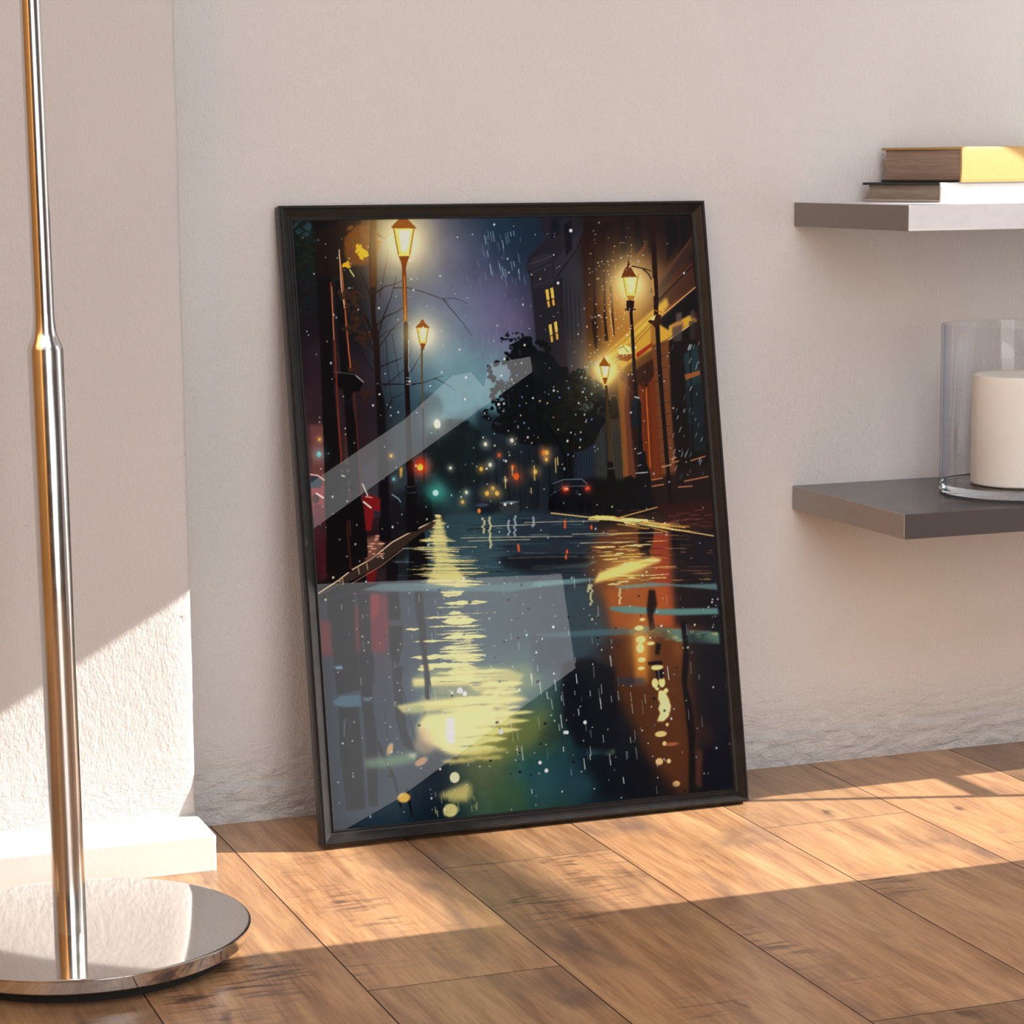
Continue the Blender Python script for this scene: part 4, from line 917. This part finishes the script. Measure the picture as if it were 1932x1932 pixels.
# moulding profile: (inward distance from the outer edge, depth behind the front plane)
PROF = [(.0006, .0220), (.0, .0215), (.0, .0075), (.0007, .0068), (.0002, .0058), (.0002, .0030), (.0010, .0018), (.0016, .0014), (.0020, .0004), (.0032, 0), (.0042, .0006),
        (.0050, .0020), (.0066, .0032), (.0122, .0080), (.0142, .0088), (.0146, .0078), (.0158, .0074), (.0168, .0082), (.0170, .0125), (.0170, .0200), (.0006, .0220)]
def rail(side):
    vs = []
    for d, y in PROF:
        if side == 'b': p = [(d, y, d), (FW-d, y, d)]
        if side == 't': p = [(FW-d, y, FH-d), (d, y, FH-d)]
        if side == 'l': p = [(d, y, FH-d), (d, y, d)]
        if side == 'r': p = [(FW-d, y, d), (FW-d, y, FH-d)]
        vs += p
    n = len(PROF)-1
    fs = [(2*i, 2*i+1, 2*i+3, 2*i+2) for i in range(n)]
    o = mesh_obj('frame_rail', vs, fs, M_FRAME, frame); 
    return o
for s in 'btlr': rail(s)
box('backing_board', .004, FW-.004, .0140, .0200, .004, FH-.004, simple('backing_brown', (.10, .07, .05), .8), frame)
def m_glass():
    t = NT('picture_glass')
    fr = t.new('ShaderNodeFresnel'); fr.inputs['IOR'].default_value = 1.75
    tr = t.new('ShaderNodeBsdfTransparent'); gl = t.new('ShaderNodeBsdfGlossy'); gl.inputs['Roughness'].default_value = .012
    gl.inputs['Color'].default_value = (1, 1, 1, 1)
    gl.inputs['Roughness'].default_value = 0.0
    mx = t.new('ShaderNodeMixShader'); t.link(fr.outputs[0], mx.inputs[0]); t.link(tr.outputs[0], mx.inputs[1]); t.link(gl.outputs[0], mx.inputs[2])
    t.link(mx.outputs[0], t.out.inputs['Surface']); return t.m
GY = .0100
mesh_obj('glass_pane', [(.0165, GY, .0165), (FW-.0165, GY, .0165), (FW-.0165, GY, FH-.0165), (.0165, GY, FH-.0165)], [(0, 1, 2, 3)], m_glass(), frame)
PA0, PA1, PB0, PB1, PY = .0163, FW-.0163, .0163, FH-.0163, .0115
def build_print(rgb):
    """rgb: (H,W,3) linear colours, row 0 = top; laid on a dense grid as vertex colours"""
    H, W, _ = rgb.shape
    xs = np.linspace(PA0, PA1, W); zs = np.linspace(PB1, PB0, H)
    co_ = np.empty((H, W, 3), np.float32); co_[..., 0] = xs[None, :]; co_[..., 1] = PY; co_[..., 2] = zs[:, None]
    idx = np.arange(H*W, dtype=np.int32).reshape(H, W)
    q = np.stack([idx[1:, :-1], idx[1:, 1:], idx[:-1, 1:], idx[:-1, :-1]], -1).reshape(-1, 4)
    me = bpy.data.meshes.new('art_print')
    me.vertices.add(H*W); me.vertices.foreach_set('co', co_.ravel())
    me.loops.add(q.size); me.loops.foreach_set('vertex_index', q.ravel())
    me.polygons.add(len(q)); me.polygons.foreach_set('loop_start', np.arange(0, q.size, 4, dtype=np.int32))
    me.update(calc_edges=True)
    at = me.color_attributes.new('paint', 'FLOAT_COLOR', 'POINT')
    buf = np.ones((H*W, 4), np.float32); buf[:, :3] = rgb.reshape(-1, 3)
    at.data.foreach_set('color', buf.ravel())
    t = NT('painted_paper_glow')
    a = t.new('ShaderNodeAttribute', attribute_name='paint')
    t.link(a.outputs['Color'], t.b.inputs['Base Color']); t.b.inputs['Roughness'].default_value = .8
    t.b.inputs['Specular IOR Level'].default_value = 0.0
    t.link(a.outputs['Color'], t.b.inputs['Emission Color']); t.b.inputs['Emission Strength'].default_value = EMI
    me.materials.append(t.m)
    o = bpy.data.objects.new('art_print', me); COL.objects.link(o); o.parent = frame
EMI = .28  # self-glow added to brighten the print, which is no lamp
build_print(paint())

# ------------------------------------------------------------------ shelves
def m_lam(name, col, rough=.45):
    return simple(name, col, rough, 0, .4, nz=80, amt=.03)
SX0, SX1, SY = .5487, 1.598, -.2921
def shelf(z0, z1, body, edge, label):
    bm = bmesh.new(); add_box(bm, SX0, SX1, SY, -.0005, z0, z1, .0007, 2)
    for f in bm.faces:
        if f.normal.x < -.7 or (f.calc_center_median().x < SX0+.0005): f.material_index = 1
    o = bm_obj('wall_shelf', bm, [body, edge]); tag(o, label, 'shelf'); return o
shelf(.7075, .7377, m_lam('pale_grey_sunlit', (.70, .70, .715)), m_lam('pale_grey_shaded', (.22, .205, .195)),  # bright body, dark end: sun and shade painted into the faces
      'upper floating grey shelf on the wall holding two stacked books')
shelf(.3425, .3727, m_lam('taupe_shaded', (.085, .075, .073), .25), m_lam('taupe_lit', (.34, .32, .30)),  # body painted as in shade, end face lighter, to copy the light
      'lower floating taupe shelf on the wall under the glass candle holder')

# ------------------------------------------------------------------ books
def page_mat(name, col):
    t = NT(name); v = t.obj((.02, .02, 1)); n = t.noise(v, 1100, 3, .7); b = t.noise(t.obj((.02, .02, 1)), 260, 3)
    c = t.ramp(n, [(.35, tuple(x*.62 for x in col)), (.6, col)])
    c = t.mix(.35, c, t.ramp(b, [(.4, tuple(x*.7 for x in col)), (.6, tuple(min(1, x*1.1) for x in col))]))
    t.base(c, .85, 0, .1); return t.m
def book(loc, rot, L, D, H, c_top, c_spine, c_bot, pagecol, label, ov=.004):
    """spine along local x at y=0, fore edge towards +y; head/tail of the pages at x=0"""
    b = empty('book', loc); b.rotation_euler = (0, 0, rot); tag(b, label, 'book')
    tb = .0032
    def board(name, z0, z1, mat):
        bm = bmesh.new(); add_box(bm, 0, L, .0012, D, z0, z1, .0011, 3); bm_obj(name, bm, mat, b, True).data
    board('front_cover', H-tb, H, c_top); board('back_cover', 0, tb, c_bot)
    # gently rounded spine
    n = 12; vs = []; fs = []
    for k in range(n+1):
        f = k/n; z = H*f; y = -.0010*math.sin(math.pi*f) + (.0008 if k in (0, n) else 0)
        vs += [(0, y, z), (L, y, z), (L, y+.0030, z), (0, y+.0030, z)]
    for k in range(n):
        for j in range(4): fs.append((4*k+j, 4*k+(j+1) % 4, 4*k+4+(j+1) % 4, 4*k+4+j))
    fs += [(0, 3, 2, 1), (4*n, 4*n+1, 4*n+2, 4*n+3)]
    mesh_obj('spine', vs, fs, c_spine, b)
    # page block, slightly hollow fore edge
    pv, pf = [], []
    m = 10
    for k in range(m+1):
        z = tb + (H-2*tb)*k/m; d = D-ov - .0022*math.sin(math.pi*k/m)
        pv += [(ov, .003, z), (L-ov, .003, z), (L-ov, d, z), (ov, d, z)]
    for k in range(m):
        for j in range(4): pf.append((4*k+j, 4*k+(j+1) % 4, 4*k+4+(j+1) % 4, 4*k+4+j))
    mesh_obj('page_block', pv, pf, page_mat('pages', pagecol), b)
    return b
cl = lambda n, c, r=.6: simple(n, c, r, 0, .3, nz=400, amt=.06)
BR = math.radians(9.7)
book((.6620, -.1720, .7378), BR, .232, .155, .0243, cl('charcoal_cloth', (.028, .027, .03)), cl('white_cloth', (.66, .65, .64)), cl('cream_cloth', (.42, .38, .32)),
     (.36, .31, .25), 'thin white spined book with dark cover, lowest of the stack on upper shelf', ov=.006)
book((.6893, -.1740, .7622), BR, .225, .157, .0434, cl('mustard_cloth', (.40, .27, .10)), cl('yellow_cloth', (.47, .29, .10)), cl('black_cloth', (.03, .026, .026)),
     (.36, .27, .21), 'thick yellow spined book lying on top of the thin white book')

# ------------------------------------------------------------------ candle in a glass cylinder
def m_vase():
    t = NT('clear_glass')
    lw = t.new('ShaderNodeLayerWeight'); lw.inputs['Blend'].default_value = .5
    tr = t.new('ShaderNodeBsdfTransparent'); gl = t.new('ShaderNodeBsdfGlossy'); gl.inputs['Roughness'].default_value = .0
    t.link(t.ramp(lw.outputs['Facing'], [(.50, (.98, .985, .995)), (.85, (.85, .88, .95)), (1, (.42, .48, .68))]), tr.inputs['Color'])
    fr = t.math('ADD', .022, t.math('MULTIPLY', t.math('POWER', lw.outputs['Facing'], 5), .55))
    mx = t.new('ShaderNodeMixShader'); t.link(fr, mx.inputs[0]); t.link(tr.outputs[0], mx.inputs[1]); t.link(gl.outputs[0], mx.inputs[2])
    t.link(mx.outputs[0], t.out.inputs['Surface'])
    return t.m
VX, VY, VZ = .7830, -.1690, .3729
def m_base_glass():
    t = NT('thick_glass'); t.base((.93, .95, 1.0), .0, 0, .5)
    t.b.inputs['Transmission Weight'].default_value = 1; t.b.inputs['IOR'].default_value = 1.45
    return t.m
vase = tag(empty('candle_holder', (VX, VY, VZ)), 'clear glass cylinder holder with thick base on the lower shelf', 'candle holder')
lathe('glass_wall', [(.1000, .0125), (.1000, .2112), (.0990, .2122), (.0972, .2122), (.0966, .2112), (.0966, .0125)], m_vase(), vase, 128, 0, 0, cap=False)
lathe('glass_base', [(.002, 0), (.0955, 0), (.0990, .0012), (.1003, .0045), (.0995, .0070), (.1003, .0100), (.1000, .0122), (.0966, .0122), (.0950, .0112), (.088, .0105), (.002, .0105)], m_base_glass(), vase, 128, 0, 0, cap=False)
def m_wax():
    t = NT('ivory_wax'); n = t.noise(t.obj(), 12, 3)
    t.base(t.ramp(n, [(.3, (.86, .82, .72)), (.7, (.92, .89, .80))]), .5, 0, .4)
    t.b.inputs['Subsurface Weight'].default_value = .25; t.b.inputs['Subsurface Radius'].default_value = (.02, .012, .006); t.b.inputs['Subsurface Scale'].default_value = .5
    return t.m
can = tag(empty('pillar_candle', (VX+.0005, VY, VZ+.0113)), 'thick ivory pillar candle standing inside the glass cylinder', 'candle')
CH = .138
lathe('wax_body', [(.0600, 0), (.0612, .0015), (.0614, CH-.004), (.0600, CH-.001), (.0575, CH), (.052, CH-.001), (.030, CH-.004), (.002, CH-.006)], m_wax(), can, 96)
